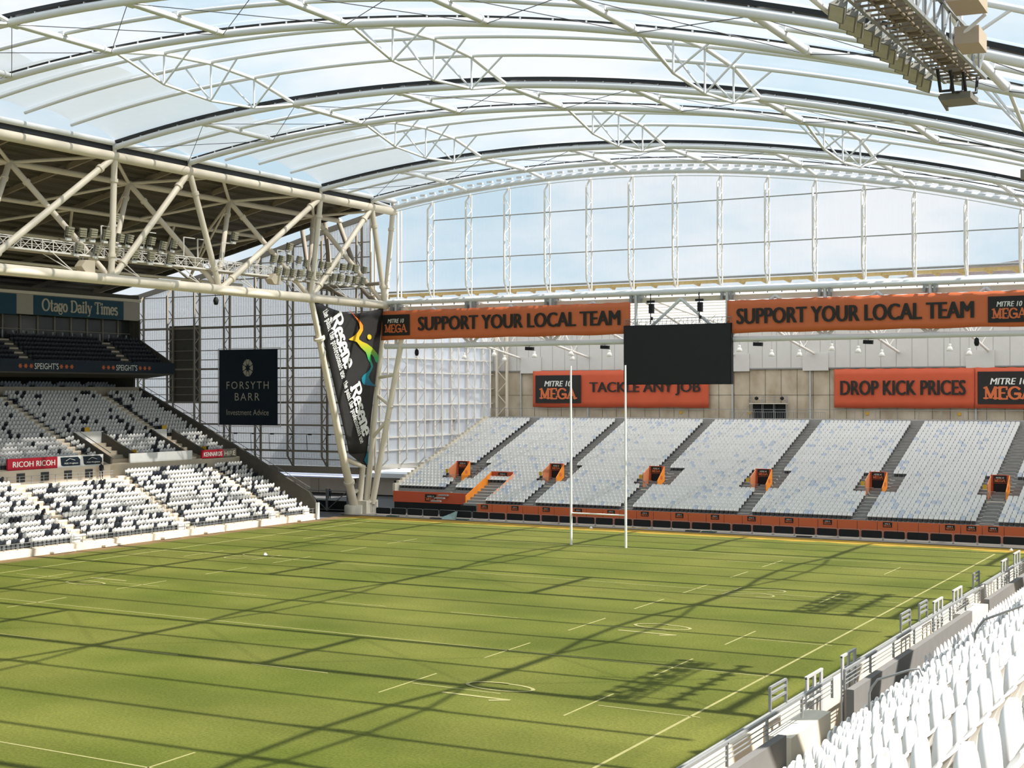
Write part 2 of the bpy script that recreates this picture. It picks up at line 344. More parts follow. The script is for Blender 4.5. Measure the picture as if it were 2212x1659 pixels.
# ================================================================== PITCH AND GROUND
g = struct(MB().box((-400, -300, -.6), (400, 900, -.12)).build('ground', mat('asphalt', (.10, .10, .10), .9, var=.2, scale=.4)))
pitch = struct(MB().box((-40.6, -125, -.12), (45.2, 16.4, 0)).build('floor_pitch', GRASS))
struct(MB().box((-41.5, 16.4, -.12), (45.2, 21.5, .02)).build('floor_track', mat('track_concrete', (.30, .27, .23), .85, var=.15, scale=1.5)))
struct(MB().box((-41.5, 16.0, 0), (45.2, 16.4, .05)).build('trim_kerb', mat('kerb_rubber', (.07, .065, .06), .8)))
HW = 33.63
def lines():
    z = .012
    def ln(name, a, b, w=.11):
        (x0, y0), (x1, y1) = a, b
        mb = MB()
        if abs(x1-x0) < 1e-6: mb.box((x0-w/2, y0, 0), (x0+w/2, y1, z))
        else: mb.box((x0, y0-w/2, 0), (x1, y0+w/2, z))
        return mb.build(name, LINE, pitch)
    for s in (-1, 1): ln('touchline', (s*HW, -110), (s*HW, 11), .14)
    ln('goal_line', (-HW, 0), (HW, 0)); ln('dead_ball_line', (-HW, 11), (HW, 11))
    ln('halfway_line', (-HW, -50), (HW, -50)); ln('metre_line', (-HW, -22), (HW, -22)); ln('metre_line', (-HW, -78), (HW, -78))
    for y in (-40, -60):
        x = -HW+1.5
        while x < HW-3: ln('dash_line', (x, y), (x+5, y), .1); x += 10.2
    for y in (-5,):
        for x in (-HW+4.5, -HW+14, -8, 3, HW-19, HW-9): ln('dash_line', (x, y), (x+4.5, y), .1)
    for s in (-1, 1):
        for x in (HW-5, HW-15):
            for y in (-5, -22, -40, -50, -60, -78): ln('dash_line', (s*x, y-2.6), (s*x, y+2.6), .1)
    for x in (-HW+15, HW-15): ln('dash_line', (x, -33), (x, -28), .1); ln('dash_line', (x, -15), (x, -11), .1)
lines()
def field_number(s, y, one):
    """outlined digits painted on the grass, read from the nearer touchline"""
    mb = MB(); z = .014
    def stroke(pl, w=.16):
        for a, b in zip(pl[:-1], pl[1:]):
            d = Vector((b[0]-a[0], b[1]-a[1])).normalized(); n = Vector((-d.y, d.x))*w/2; e = d*w*.3
            P = [(a[0]-e.x-n.x, a[1]-e.y-n.y), (b[0]+e.x-n.x, b[1]+e.y-n.y), (b[0]+e.x+n.x, b[1]+e.y+n.y), (a[0]-e.x+n.x, a[1]-e.y+n.y)]
            out = []
            for u, v in P:      # u along reading direction, v up the digit
                if s > 0: out.append((HW-12.3+v, y+u, z))
                else: out.append((-HW+12.3-v, y-u, z))
            out = [(a_, b_, c_+.0008*len(mb.f)) for a_, b_, c_ in out]; mb.poly(out)
    H = 3.6
    two = lambda u0: [(u0, H*.72)]+[(u0+.75+.75*math.cos(math.radians(a)), H*.74+.26*H*math.sin(math.radians(a))) for a in range(170, -50, -20)]+[(u0, .05), (u0+1.5, .05)]
    zero = lambda u0: [(u0+.8+.8*math.cos(math.radians(a)), H/2+H/2*math.sin(math.radians(a))) for a in range(0, 361, 15)]
    if one: stroke([(-1.5, H*.8), (-1.05, H), (-1.05, 0)], .26); stroke(zero(.5), .2)
    else: stroke(two(-2.0)); stroke(two(.5))
    return mb.build('number', LINE, pitch)
for s in (-1, 1):
    field_number(s, -22, False); field_number(s, -40, True); field_number(s, -60, True)

t = thing('rugby_goal', 'tall white rugby goal posts with crossbar at the far end of the pitch', 'goal posts', (0, 0, 0))
for x in (-2.83, 2.83): MB().tube([(x, 0, 0), (x, 0, 9), (x, 0, 16.9)], [.12, .11, .085], 12).build('post', LAMPW, t)
MB().tube([(-2.83, 0, 3), (2.83, 0, 3)], .07, 10).build('crossbar', LAMPW, t)
for (px, py, nm) in ((-22.9, -20.4, 'white marker cone lying on the grass near the left corner'), (-8.2, 15.2, 'small white marker on the yellow grass by the end barriers'), (34.4, 14.6, 'small white marker at the right end of the yellow grass')):
    tag(MB().lathe([(.19, 0), (.19, .03), (.05, .2), (.0, .21)], (px, py, 0), 12).build('marker_cone', LAMPW), nm, 'cone')

# ================================================================== ROOF PROFILE
_bx = np.array([-37.05, -26.58, -16.43, -6.10, 4.11, 14.57, 24.46, 34.50, 44.62, 56.0]); _bz = np.array([36.83, 38.15, 38.74, 38.64, 38.06, 36.72, 35.01, 32.46, 29.41, 25.3])
_pf = np.polyfit(_bx, _bz, 4)
zr = lambda x: float(np.polyval(_pf, x))
PX = [-26.58, -16.43, -6.10, 4.11, 14.57, 24.46, 34.50, 44.62, 54.8]
XS = [-37.05, -35, -33, -31, -29, -26.58]+[-26.58+i*(56+26.58)/39 for i in range(1, 40)]
apath = lambda y, dz=0, x0=-37.05, x1=56: [(x, y, zr(x)+dz) for x in [x0+i*(x1-x0)/44 for i in range(45)]]
PAIRS = [(-84.7, -75.0), (-54.3, -45.1), (-24.5, -14.6), (6.4, 16.2)]
PN = ['above the near end of the pitch', 'above the near half of the pitch', 'above the far half of the pitch', 'closest to the glazed end wall']
RIBS = []
for (ya, yb), where in zip(PAIRS, PN):
    t = thing('arch_truss', 'white double roof arch '+where, 'roof arch', (-37.05, (ya+yb)/2, zr(-37.05)), 'main double roof arches')
    for y in (ya, yb):
        MB().tube(apath(y), .265, 10).build('chord', STEEL, t)
        gm = MB(); pa = apath(y+.12, .47 if y == ya else .40)
        for a, b in zip(pa[:-1], pa[1:]): gm.bar(a, b, .55 if y == ya else .3, .24 if y == ya else .07)
        gu = gm.build('gutter', RUBBER, t); lbl(gu, 'black gutter along the top of the arch')
        br = MB()
        for i in range(42):
            x = -36+i*2.2; br.box((x-.05, y-.08, zr(x)+.2), (x+.05, y+.1, zr(x)+.40))
        br.build('bracket', STEEL, t)
    for x in PX:
        z = zr(x); m = MB(); m.tube([(x, ya, z), (x, ya+.7, z)], .30, 10); m.tube([(x, ya+.7, z), (x, yb-.9, z)], .225, 10); m.tube([(x, yb-1.0, z), (x, yb-.88, z)], .30, 10); m.tube([(x, yb-.9, z), (x, yb, z)], .2, 10)
        m.box((x-.25, (ya+yb)/2-.25, z+.1), (x+.25, (ya+yb)/2+.25, z+.4))
        m.build('purlin', STEEL, t)
    xs = [-37.05]+PX
    for a, b in zip(xs[:-1], xs[1:]):
        MB().tube([(a, ya+.2, zr(a)-.1), (b, yb-.2, zr(b)-.1)], .028, 5).build('cable', CABLE, t)
        MB().tube([(a, yb-.2, zr(a)-.1), (b, ya+.2, zr(b)-.1)], .028, 5).build('cable', CABLE, t)
GAPS = [(-75.0, -54.3), (-45.1, -24.5), (-14.6, 6.4)]
GN = ['in the bay over the near end', 'in the bay over the near half', 'in the bay over the far half']
RDZ = {}
def rib(y, label, group, dz=.3):
    RDZ[round(y, 3)] = dz; o = MB().tube(apath(y, dz), .15, 9).build('roof_rib', STEEL); tag(o, label, 'roof rib', group); RIBS.append(y)
for (ya, yb), where in zip(PAIRS, PN): rib((ya+yb)/2, 'slender rib inside the double arch '+where.split(',')[0], 'ribs inside the double arches')
for (y0, y1), where in zip(GAPS, GN):
    for k in (1, 2, 3):
        rib(y0+(y1-y0)*k/4, '%s slender white rib from the camera %s' % (ORD[k], where), 'ribs in the wide roof bays', (0, 1.05, 1.4, 1.2)[k])
FN = ['leftmost', 'second from left', 'third from left', 'rightmost']
for (y0, y1), where in zip(GAPS, GN):
    for k, ix in enumerate((1, 3, 5, 7)):
        x = PX[ix]; z = zr(x)
        t = thing('fish_belly_truss', '%s white fish-belly truss %s' % (FN[k], where), 'roof truss', (x, (y0+y1)/2, z), 'fish-belly trusses between the arches')
        ys = [y0+(y1-y0)*q/4 for q in range(5)]; dz = [.1, -1.3, -1.6, -1.25, -.05]; tz = [0, .9, 1.25, 1.05, 0]
        MB().tube([(x, y, z+.05+q) for y, q in zip(ys, tz)], .16, 9).build('top_chord', STEEL, t)
        MB().tube([(x, y, z+d) for y, d in zip(ys, dz)], .11, 8).build('bottom_chord', STEEL, t)
        for y, d, q in list(zip(ys, dz, tz))[1:4]:
            MB().tube([(x, y, z+d), (x, y, z+.1+q)], .075, 7).build('strut', STEEL, t)
            for sx in (-2.7, 2.7): MB().tube([(x, y, z+d), (x+sx, y, zr(x+sx)+.15+q)], .075, 7).build('strut', STEEL, t)
t = thing('end_arch', 'white tubular end arch along the top of the far glazed wall', 'roof arch', (-37.05, 20.5, 36.5))
MB().tube([(x, 20.5, zr(x)-.42) for x in XS], .30, 10).build('chord', STEEL, t)
MB().tube([(x, 20.3, zr(x)-.98) for x in XS], .05, 6).build('edge_rail', STEEL, t)
for x in PX+[-37.05]: MB().tube([(x, 16.2, zr(x)), (x, 20.5, zr(x)-.4)], .19, 9).build('purlin', STEEL, t)
fg = MB()
for i in range(70):
    x = -36.5+i*1.3; fg.box((x-.35, 20.15, zr(x)+.02), (x+.35, 20.5, zr(x)+.22))
lbl(fg.build('clamp', STEEL, t), 'row of pale clamps along the arch')

# clear film between the ribs, with a dimmer strip added at the left edge for shade
ys = sorted(set([y for p in PAIRS for y in p]+RIBS+[20.5]))
for y0, y1 in zip(ys[:-1], ys[1:]):
    mb = MB(); nv = 7
    for i in range(len(XS)):
        for j in range(nv):
            s = j/(nv-1); y = y0+(y1-y0)*s
            mb.v.append((XS[i], y, zr(XS[i])+.36+(RDZ.get(round(y0, 3), .3)*(1-s)+RDZ.get(round(y1, 3), .3)*s)+.45*math.sin(PI*s)))
    for i in range(len(XS)-1):
        for j in range(nv-1):
            a = i*nv+j; mb.f.append((a, a+nv, a+nv+1, a+1)); mb.m.append(1 if XS[i] < -26.4 else 0); mb.sm.append(True)
    struct(mb.build('ceiling_film', [ETFE, SHADEFILM]))

# ================================================================== LEFT EDGE TRUSS AND LEFT ROOF
BY = [-68.9, -54.2, -39.5, -24.9, -10.2, 4.62, 18.9]; ZB = 24.75; XL = -37.05; ZT = 36.0
t = thing('edge_truss', 'huge cream tubular truss carrying the roof edge along the left stand', 'truss', (XL, -20, ZB))
MB().tube([(XL, -75, ZB), (XL, 19.1, ZB)], .50, 16).build('bottom_chord', TSTEEL, t)
MB().tube([(XL, -90, ZT), (XL, 20.8, ZT)], .46, 16).build('top_chord', TSTEEL, t)
MB().tube([(XL, -90, ZT+1.25), (XL, 20.9, ZT+1.25)], .27, 12).build('edge_tube', STEEL, t)
MB().box((XL-.5, -90, ZT+.42), (XL-.05, 20, ZT+.95)).build('gutter', RUBBER, t)
def brace(a, b, r=.30, col=True):
    m = MB(); m.tube([a, b], r, 12); A, B = Vector(a), Vector(b); d = (B-A).normalized(); n = (B-A).length
    if col:
        for q in (2.2, n-2.2): m.tube([A+d*(q-.16), A+d*(q+.16)], r*1.32, 12)
    return m.build('brace', TSTEEL, t)
TOPN = [(-54.3, (1, 2)) , (-45.1, (1, 2)), (-24.5, (2, 3)), (-14.6, (3, 4)), (6.4, (4, 5)), (16.2, (5, 6)), (20.5, (6,))]
TOPN[0] = (-54.3, (0, 1))
for y, bs in TOPN:
    for b in bs: brace((XL, BY[b], ZB), (XL, y, ZT))
    MB().tube([(XL, y, ZT), (XL, y, ZT+1.25)], .2, 10).build('stub', TSTEEL, t)
REAR = [(-42.2, -61.5), (-42.2, -46.8), (-42.2, -32.0), (-42.2, -17.5), (-42.2, -2.8), (-42.2, 11.8)]
ZR = 34.85
MB().tube([(-42.2, -75, ZR), (-42.2, 17, ZR)], .30, 12).build('rear_chord', TSTEEL, t)
for i, (x, y) in enumerate(REAR):
    brace((x, y, ZR), (XL-.3, BY[i], ZB+.3), .27); brace((x, y, ZR), (XL-.3, BY[i+1], ZB+.3), .27)
    for yy in (y-7, y+7): MB().tube([(x, y, ZR), (XL, yy, ZT)], .17, 9).build('tie', TSTEEL, t)
MB().tube([(-50, -75, 32.85), (-50, 12, 32.85)], .22, 10).build('rear_chord', TSTEEL, t)
MB().tube([(-58, -75, 30.9), (-58, 8, 30.9)], .2, 10).build('rear_chord', TSTEEL, t)
for i in range(7):
    y = -61.5+14.7*i
    for (xa, za, xb, zb_, dy) in ((-42.2, ZR, -50, 32.85, 5.5), (-42.2, ZR, -50, 32.85, -5.5), (-50, 32.85, -58, 30.9, 7), (-50, 32.85, -58, 30.9, -7)):
        if y+dy < 14: MB().tube([(xa, y, za), (xb, y+dy, zb_)], .15, 8).build('tie', TSTEEL, t)
    if y < 8:
        MB().tube([(-50, y+5.5, 32.85), (-53, y+5.5, 27.3)], .12, 8).build('tie', TSTEEL, t); MB().tube([(-42.2, y, ZR), (-53, y+5.5, 27.3)], .12, 8).build('tie', TSTEEL, t)
        MB().tube([(-58, y+5.5, 30.9), (-53, y+5.5, 27.3)], .12, 8).build('tie', TSTEEL, t)
MB().tube([(-53, -70, 27.3), (-53, 12, 27.3)], .16, 8).build('rear_chord', TSTEEL, t)
# deck: roof of the left stand
RD = [(-37.4, 36.75), (-48.3, 34.45), (-58.4, 32.2), (-74, 29.1), (-86, 26.6)]
mb = MB()
for (x0, z0), (x1, z1) in zip(RD[:-1], RD[1:]):
    mb.prism([(x0, -90, z0), (x1, -90, z1), (x1, -90, z1+.5), (x0, -90, z0+.5)], (0, 106.5, 0))
deck = struct(mb.build('roof_left', DECK))
jm = MB()
for (x0, z0), (x1, z1) in zip(RD[:-1], RD[1:]):
    n = int((x0-x1)/1.6)
    for i in range(n):
        x = x0+(x1-x0)*(i+.5)/n; z = z0+(z1-z0)*(i+.5)/n; jm.box((x-.07, -90, z-.28), (x+.07, 16.3, z+.02))
jm.build('joist', mat('deck_joist', (.17, .145, .11), .6), deck)
for y in [-75+9.9*i for i in range(10)]:
    rm = MB()
    for (x0, z0), (x1, z1) in zip(RD[:-1], RD[1:]): rm.bar((x0, y, z0-.45), (x1, y, z1-.45), .22, .5)
    rm.build('rafter', mat('rafter_paint', (.30, .25, .18), .6), deck)
rm = MB()
for (x0, z0), (x1, z1) in zip(RD[:-1], RD[1:]): rm.bar((x0, 16.4, z0-.1), (x1, 16.4, z1-.1), .3, 1.0)
rm.build('verge', DARKC, deck)

# ================================================================== RIGHT EDGE TRUSS (casts its shade on the near corner)
t = thing('roof_edge_truss', 'cream tubular roof truss beyond the right edge of the picture', 'truss', (56, -30, 25))
MB().tube([(56, -90, 25.0), (56, 20.8, 25.0)], .16, 12).build('top_chord', TSTEEL, t)
for y in (-79.8, -49.7, -19.5, 11.3):
    for dy in (-5, 5, -12, 12): MB().tube([(56, y+dy, 25), (58.5, y, 15)], .55, 10).build('brace', TSTEEL, t)
    MB().tube([(58.5, y, 15), (60, y, 0)], .5, 10).build('column', TSTEEL, t)

# ================================================================== END WALL OF GLASS
win = sempty('window_1', (0, 20.9, 25))
mb = MB()
for a, b in zip(XS[:-1], XS[1:]): mb.poly([(a, 21.5, 25.3), (b, 21.5, 25.3), (b, 21.5, zr(b)-.5), (a, 21.5, zr(a)-.5)])
mb.build('pane', EFILM, win)
MX = [-36.61, -31.71, -26.5, -21.39, -16.2, -11.01, -5.92, -.79, 4.28, 9.43, 14.46, 19.45, 24.41, 29.33, 34.33, 39.4, 44.5, 49.6]
for i, x in enumerate(MX):
    m = MB(); zt = zr(x)-.75; yf, yb_ = 19.9, 21.2
    if i == 0:
        m.tube([(x, 20.9, 25.2), (x, 20.9, zt)], .13, 8); m.tube([(x+.25, 21.3, 25.2), (x+.25, 21.3, zt)], .09, 8)
    else:
        m.tube([(x, yb_, 25.2), (x, yb_, zt)], .085, 8)
        m.tube([(x, yb_-.2, 25.2), (x, yf, 26.9), (x, yf, zt-1.0), (x, yb_-.2, zt)], .11, 8)
        k = 0; z = 27.1
        while z < zt-1.6: m.tube([(x, yf if k % 2 else yb_, z), (x, yb_ if k % 2 else yf, z+1.05)], .04, 5); z += 1.05; k += 1
    m.build('mullion', WFRAME, win)
MB().tube([(-36.9, 21.2, 30.0), (50, 21.2, 29.9)], .07, 6).build('rail', GALV, win)
MB().tube([(-31.7, 21.2, 34.7), (25, 21.2, 34.6)], .07, 6).build('rail', GALV, win)
MB().tube([(-41, 21.6, 26.45), (50, 21.6, 26.6)], .13, 8).build('sill_rail', GALV, win)
fm = MB().bar((-41, 21.9, 26.05), (50, 21.9, 26.2), .5, .34)
for i in range(36): fm.bar((-39+2.5*i, 21.55, 26.1), (-38.5+2.5*i, 22.0, 25.8), .12, .4)
lbl(fm.build('gutter', FOIL, win), 'yellowish lower gutter')

# ================================================================== END TRUSS
YE = 18.9
t = thing('end_truss', 'pale tubular truss spanning above the end stand behind the long banners', 'truss', (0, YE, 20))
MB().tube([(-37.05, YE, 25.05), (56, YE, 24.85)], .30, 14).build('top_chord', STEEL, t)
MB().tube([(-37.05, YE, 19.85), (56, YE, 19.85)], .31, 14).build('bottom_chord', STEEL, t)
MB().bar((-37, YE+.5, 24.25), (56, YE+.5, 24.1), .45, .5).build('walkway_beam', TSTEEL, t)
for i in range(10):
    x = -35.5+10.3*i
    MB().tube([(x, YE, 19.85), (x, YE, 24.9)], .19, 10).build('post', STEEL, t)
    if x < 50:
        MB().tube([(x, YE, 19.9), (x+5.15, YE, 24.2)], .17, 9).build('brace', STEEL, t); MB().tube([(x+5.15, YE, 24.2), (x+10.3, YE, 19.9)], .17, 9).build('brace', STEEL, t)
    for dx in (-.5, .5): MB().box((x+dx-.12, YE-.4, 24.0), (x+dx+.12, YE+.7, 24.75)).build('clamp', GALV, t)
hm = MB()
for i in range(62): hm.box((-36.5+1.5*i, YE-.06, 24.5), (-36.42+1.5*i, YE+.06, 24.85))
hm.build('hanger', GALV, t)

# ================================================================== CORNER COLUMN
t = thing('corner_column', 'white splayed tubular column tree standing in the far left corner', 'column', (-40.9, 18.6, 0))
pm = MB().lathe([(1.15, 0), (1.15, .95), (1.05, 1.05), (0, 1.05)], (-40.95, 18.0, 0), 20); pm.box((-40.9, 18.2, 0), (-39.3, 20.6, 1.55)); pm.build('plinth', PIERC, t)
def leg(name, pts, r, coll=()):
    m = MB().tube(pts, r, 14)
    for c in coll: m.tube([Vector(pts[0]).lerp(Vector(pts[-1]), c-.006), Vector(pts[0]).lerp(Vector(pts[-1]), c+.006)], max(r if isinstance(r, (int, float)) else max(r), .3)*1.3, 14)
    m.build(name, TSTEEL, t)
leg('leg', [(-40.95, 18.0, 1.0), (-40.0, 14.4, 7.3), (-37.05, 4.62, ZB)], [.50, .46, .28], (.12, .82))
leg('leg', [(-40.3, 19.6, 1.3), (-37.05, 18.9, ZB)], [.36, .26], (.88,))
leg('leg', [(-39.4, 19.6, 1.2), (-34.9, 18.9, 19.6), (-34.3, 18.9, 24.3)], [.36, .33, .28], ())
leg('bent_pipe', [(-40.6, 18.6, 1.0), (-40.1, 18.6, 5.6), (-40.6, 15.6, 6.7)], .36, (.3,))
for a, b in (((-38.1, 19.1, 16.2), (-35.7, 19.0, 16.5)), ((-38.5, 19.2, 14.2), (-36.2, 19.1, 12.6)), ((-39.2, 19.3, 9.0), (-36.7, 19.1, 11.4))): leg('brace', [a, b], .2)
m = MB()
for i in range(4): m.bar((-39.2, 19.0+.35*i, .1), (-39.2, 19.0+.35*i, 1.3), .05, .05)
m.bar((-39.2, 18.9, 1.3), (-39.2, 20.2, 1.3), .06, .06); m.build('guard_rail', GALV, t)

# ================================================================== SEAT SHAPES
def tile(name, tv, tf, tm, places, mats, rot=None):
    """one mesh holding many copies of a small shape; places: (x, y, z, extra material shift)"""
    tv = np.array(tv); n = len(tv); P = np.array([p[:3] for p in places]); V = (P[:, None, :]+tv[None]).reshape(-1, 3)
    F = []; mi = []
    for k, p in enumerate(places):
        o = k*n; F += [tuple(i+o for i in f) for f in tf]; mi += [m if m != 0 else p[3] for m in tm]
    me = bpy.data.meshes.new(name); me.from_pydata(V.tolist(), [], F)
    for m in mats: me.materials.append(m)
    me.polygons.foreach_set('material_index', mi); me.update()
    o = bpy.data.objects.new(name, me); COL.objects.link(o); return o
def left_seat_shape():           # tipped-up seat facing +X, seen small
    b = MB(); w = .20
    out = [(-w*.55, .40), (-w, .52), (-w*1.05, .70), (-w*.8, .86), (0, .93), (w*.8, .86), (w*1.05, .70), (w, .52), (w*.55, .40)]
    v = [(.10+.12*(z-.4)/.5, y, z) for y, z in out]+[(.25, 0, .66)]
    b.add(v, [(i, (i+1) % 9, 9) for i in range(9)], 0, True)
    b.add(v[:9], [tuple(range(8, -1, -1))], 0)
    b.add([(-.02, -.22, .30), (-.02, .22, .30), (-.09, .225, .76), (-.09, -.225, .76), (-.06, -.22, .30), (-.06, .22, .30), (-.13, .225, .76), (-.13, -.225, .76)], [(0,1,2,3), (7,6,5,4), (3,2,6,7), (0,3,7,4), (1,5,6,2)], 0)
    b.box((-.05, -.19, .05), (.12, .19, .40), 1)
    return b
def end_seat_shape():            # bucket seat facing -Y
    b = MB()
    f = [(-.20, .02, .40), (.20, .02, .40), (.225, .10, .72), (.15, .12, .82), (-.15, .12, .82), (-.225, .10, .72)]
    k = [(x, y+.05, z) for x, y, z in f]
    b.add(f+k, [(0,1,2,3,4,5), (11,10,9,8,7,6), (2,8,9,3), (3,9,10,4), (4,10,11,5), (1,7,8,2), (5,11,6,0)], 0)
    b.add([(-.20, -.36, .44), (.20, -.36, .44), (.20, .04, .40), (-.20, .04, .40), (-.20, -.36, .36), (.20, -.36, .36), (.2, .04, .34), (-.2, .04, .34)], [(0,1,2,3), (4,5,1,0), (1,5,6,2), (0,3,7,4), (7,6,5,4)], 0)
    b.add([(-.225, .1, .72), (-.21, -.05, .62), (-.20, -.34, .44), (-.20, .02, .40)], [(0,1,2,3)], 0)
    b.add([(.225, .1, .72), (.21, -.05, .62), (.20, -.34, .44), (.20, .02, .40)], [(3,2,1,0)], 0)
    b.box((-.16, -.28, .04), (.16, .06, .34), 1)
    return b

# ================================================================== LEFT STAND
mb = MB(); PRO = []
LOWR = [(-41.05-.8*i, .70+.404*i) for i in range(13)]
UPR = [(-52.75-.8*j, 6.95+.404*j) for j in range(18)]
for x, z in LOWR: PRO += [(x+.4, z), (x-.4, z)]
PRO += [(-51.6, 5.5), (-51.6, 6.95)]
for x, z in UPR: PRO += [(x+.4, z), (x-.4, z)]
PRO += [(-67.5, 14.2), (-80, 14.2), (-80, -.1), (-40.65, -.1)]
terr = struct(MB().prism([(x, -70, z) for x, z in PRO], (0, 79.9, 0)).build('floor_left_stand', CONC))
def aisle_steps(y, rows, w=1.2):
    m = MB()
    for x, z in rows:
        m.box((x-.0, y-w/2, z), (x+.42, y+w/2, z+.2)); 
    return m.build('step', CREAM, terr)
LA = [-52.7, -38.5, -24.3, -10.3, 3.9]; UA = [-55, -41, -26.8, -12.3, 2.7]
for y in LA: aisle_steps(y, LOWR)
for y in UA: aisle_steps(y, UPR)
struct(MB().box((-41.0, -70, 0), (-40.4, 9.9, .66)).build('wall_left_front', CREAM))
fr = MB()
for i in range(54):
    y = -70+1.5*i; fr.bar((-40.55, y, .66), (-40.55, y, 1.25), .05, .05)
fr.bar((-40.55, -70, 1.25), (-40.55, 9.8, 1.25), .05, .05); fr.bar((-40.55, -70, .95), (-40.55, 9.8, .95), .03, .03)
tag(fr.build('guard_rail', GALV), 'long low steel rail on the front wall of the left stand', 'railing')
for i, y in enumerate((-25.6, -11.6, 2.6, 8.6)):
    t = tag(MB().box((-40.95, y-.5, .7), (-40.75, y+.5, 1.35)).build('white_board', WHITE), 'small white board at the front of the left stand, %s from the camera' % ORD[i+1], 'board', 'white boards on the left front wall')
for i, y in enumerate((-29, -22.8, -15, -8.8, 6.5)):
    tag(MB().box((-40.4, y, .05), (-39.9, y+2.6, .22)).build('drain_cover', CREAM), 'low cream box at the foot of the left wall, %s from the camera' % ORD[i+1], 'box', 'low boxes at the left wall')
# end wall of the stand
PW = [(-40.3, 0), (-40.3, 1.45), (-41.4, 3.1), (-51.5, 7.85), (-67.7, 15.1), (-67.7, 0)]
wl = struct(MB().prism([(x, 9.9, z) for x, z in PW], (0, .4, 0)).build('wall_left_end', DARKC))
rm = MB(); rm.tube([(-41.4, 10.1, 3.6), (-51.5, 10.1, 8.3), (-67.7, 10.1, 15.6)], .035, 6)
for i in range(20):
    x = -42-1.32*i; z = 3.1+.4703*(-41.4-x) if x > -51.5 else 7.85+.4475*(-51.5-x); rm.tube([(x, 10.1, z-.1), (x, 10.1, z+.5)], .025, 5)
rm.build('hand_rail', GALV, wl)
MB().box((-40.42, 9.85, 0), (-40.25, 10.35, 1.9)).build('end_post', WHITE, wl)
# seats of the left stand
v_ = left_seat_shape(); pl = []
rnd = random.Random(11)
for rows, als, up in ((LOWR, LA, 0), (UPR, UA, 1)):
    for r, (x, z) in enumerate(rows):
        y = -45.0
        while y < 9.5:
            ok = all(abs(y-a) > .8 for a in als)
            if up and r < 6 and (-10.6 < y < -6.2 or 1.2 < y < 5.2): ok = False
            if not up and r > 10 and -24.5 < y < -9: ok = False
            if ok:
                dark = rnd.random() < (.14 if up else .22) and (int(y*.7+r*1.3) % 4 != 0 or rnd.random() < .4)
                pl.append((x-.18, y, z, 2 if dark else 0))
            y += .5
ls = tile('seating', v_.v, v_.f, [m for m in v_.m], pl, [WPLAST, BRKT, NPLAST])
tag(ls, 'rows of white tip-up seats sprinkled with black ones in the left stand', 'seats', kind='stuff')
# break between the two halves: signs, boards, wall with windows
cw = struct(MB().box((-51.7, -26, 5.5), (-51.35, -10.9, 6.9)).build('wall_left_break', CREAM))
wm = MB()
for y in (-23.2, -20.2, -17.2, -14.4): wm.box((-51.36, y, 5.75), (-51.30, y+1.0, 6.6))
wm.build('window', GLASSD, cw)
rm = MB()
for i in range(10): rm.bar((-50.6, -25+1.5*i, 5.1), (-50.6, -25+1.5*i, 6.35), .05, .05)
for z in (5.7, 6.05, 6.35): rm.bar((-50.6, -25.2, z), (-50.6, -11.2, z), .04, .04)
tag(rm.build('guard_rail', GALV), 'grey walkway rail below the red sign in the left stand', 'railing')
t = thing('advertising_board', 'long red board with white lettering RICOH RICOH in the left stand', 'sign', (-51.5, -21, 6.95))
MB().box((-51.75, -24.1, 6.9), (-51.55, -17.9, 8.05)).build('panel', RED, t)
text('lettering', 'RICOH', INKW, t, (-51.53, -23.5, 7.2), 'E', 2.55, .55, .02); text('lettering', 'RICOH', INKW, t, (-51.53, -20.6, 7.2), 'E', 2.4, .55, .02)
t = thing('advertising_board', 'white board with two navy rounded logos beside the red board', 'sign', (-51.5, -14.8, 6.95))
MB().box((-51.75, -17.88, 6.9), (-51.55, -11.7, 8.05)).build('panel', WHITE, t)
for y in (-17.5, -14.5):
    lg = MB().prism([(-51.54, y+a, 7.05+b) for a, b in ((0.1, .1), (.35, 0), (2.6, 0), (2.6, .6), (2.3, .88), (0, .88))], (.02, 0, 0)).build('emblem', NAVY, t)
    sw = MB(); sw.tube([(-51.51, y+.7, 7.55), (-51.51, y+1.2, 7.78), (-51.51, y+1.9, 7.6)], .03, 4); sw.build('swoosh', INKW, lg)
    text('lettering', 'PGG Wrightson', INKW, lg, (-51.51, y+.5, 7.18), 'E', 1.8, .2, .01)
t = tag(MB().box((-51.8, -7.8, 6.95), (-51.6, 1.8, 7.95)).build('white_board', WHITE), 'long blank white board on the rail of the left stand', 'board')
t = thing('advertising_board', 'red and grey board reading KENNARDS HIRE at the right end of the left stand', 'sign', (-51.5, 6, 6.95))
MB().box((-51.8, 3.4, 6.9), (-51.6, 7.0, 7.9)).build('panel', RED, t); MB().box((-51.8, 7.0, 6.9), (-51.6, 9.3, 7.9)).build('panel', DARKC, t)
text('lettering', 'KENNARDS', INKW, t, (-51.58, 3.7, 7.15), 'E', 3.1, .5, .02); text('lettering', 'HIRE', INKC, t, (-51.58, 7.2, 7.15), 'E', 1.9, .5, 0)
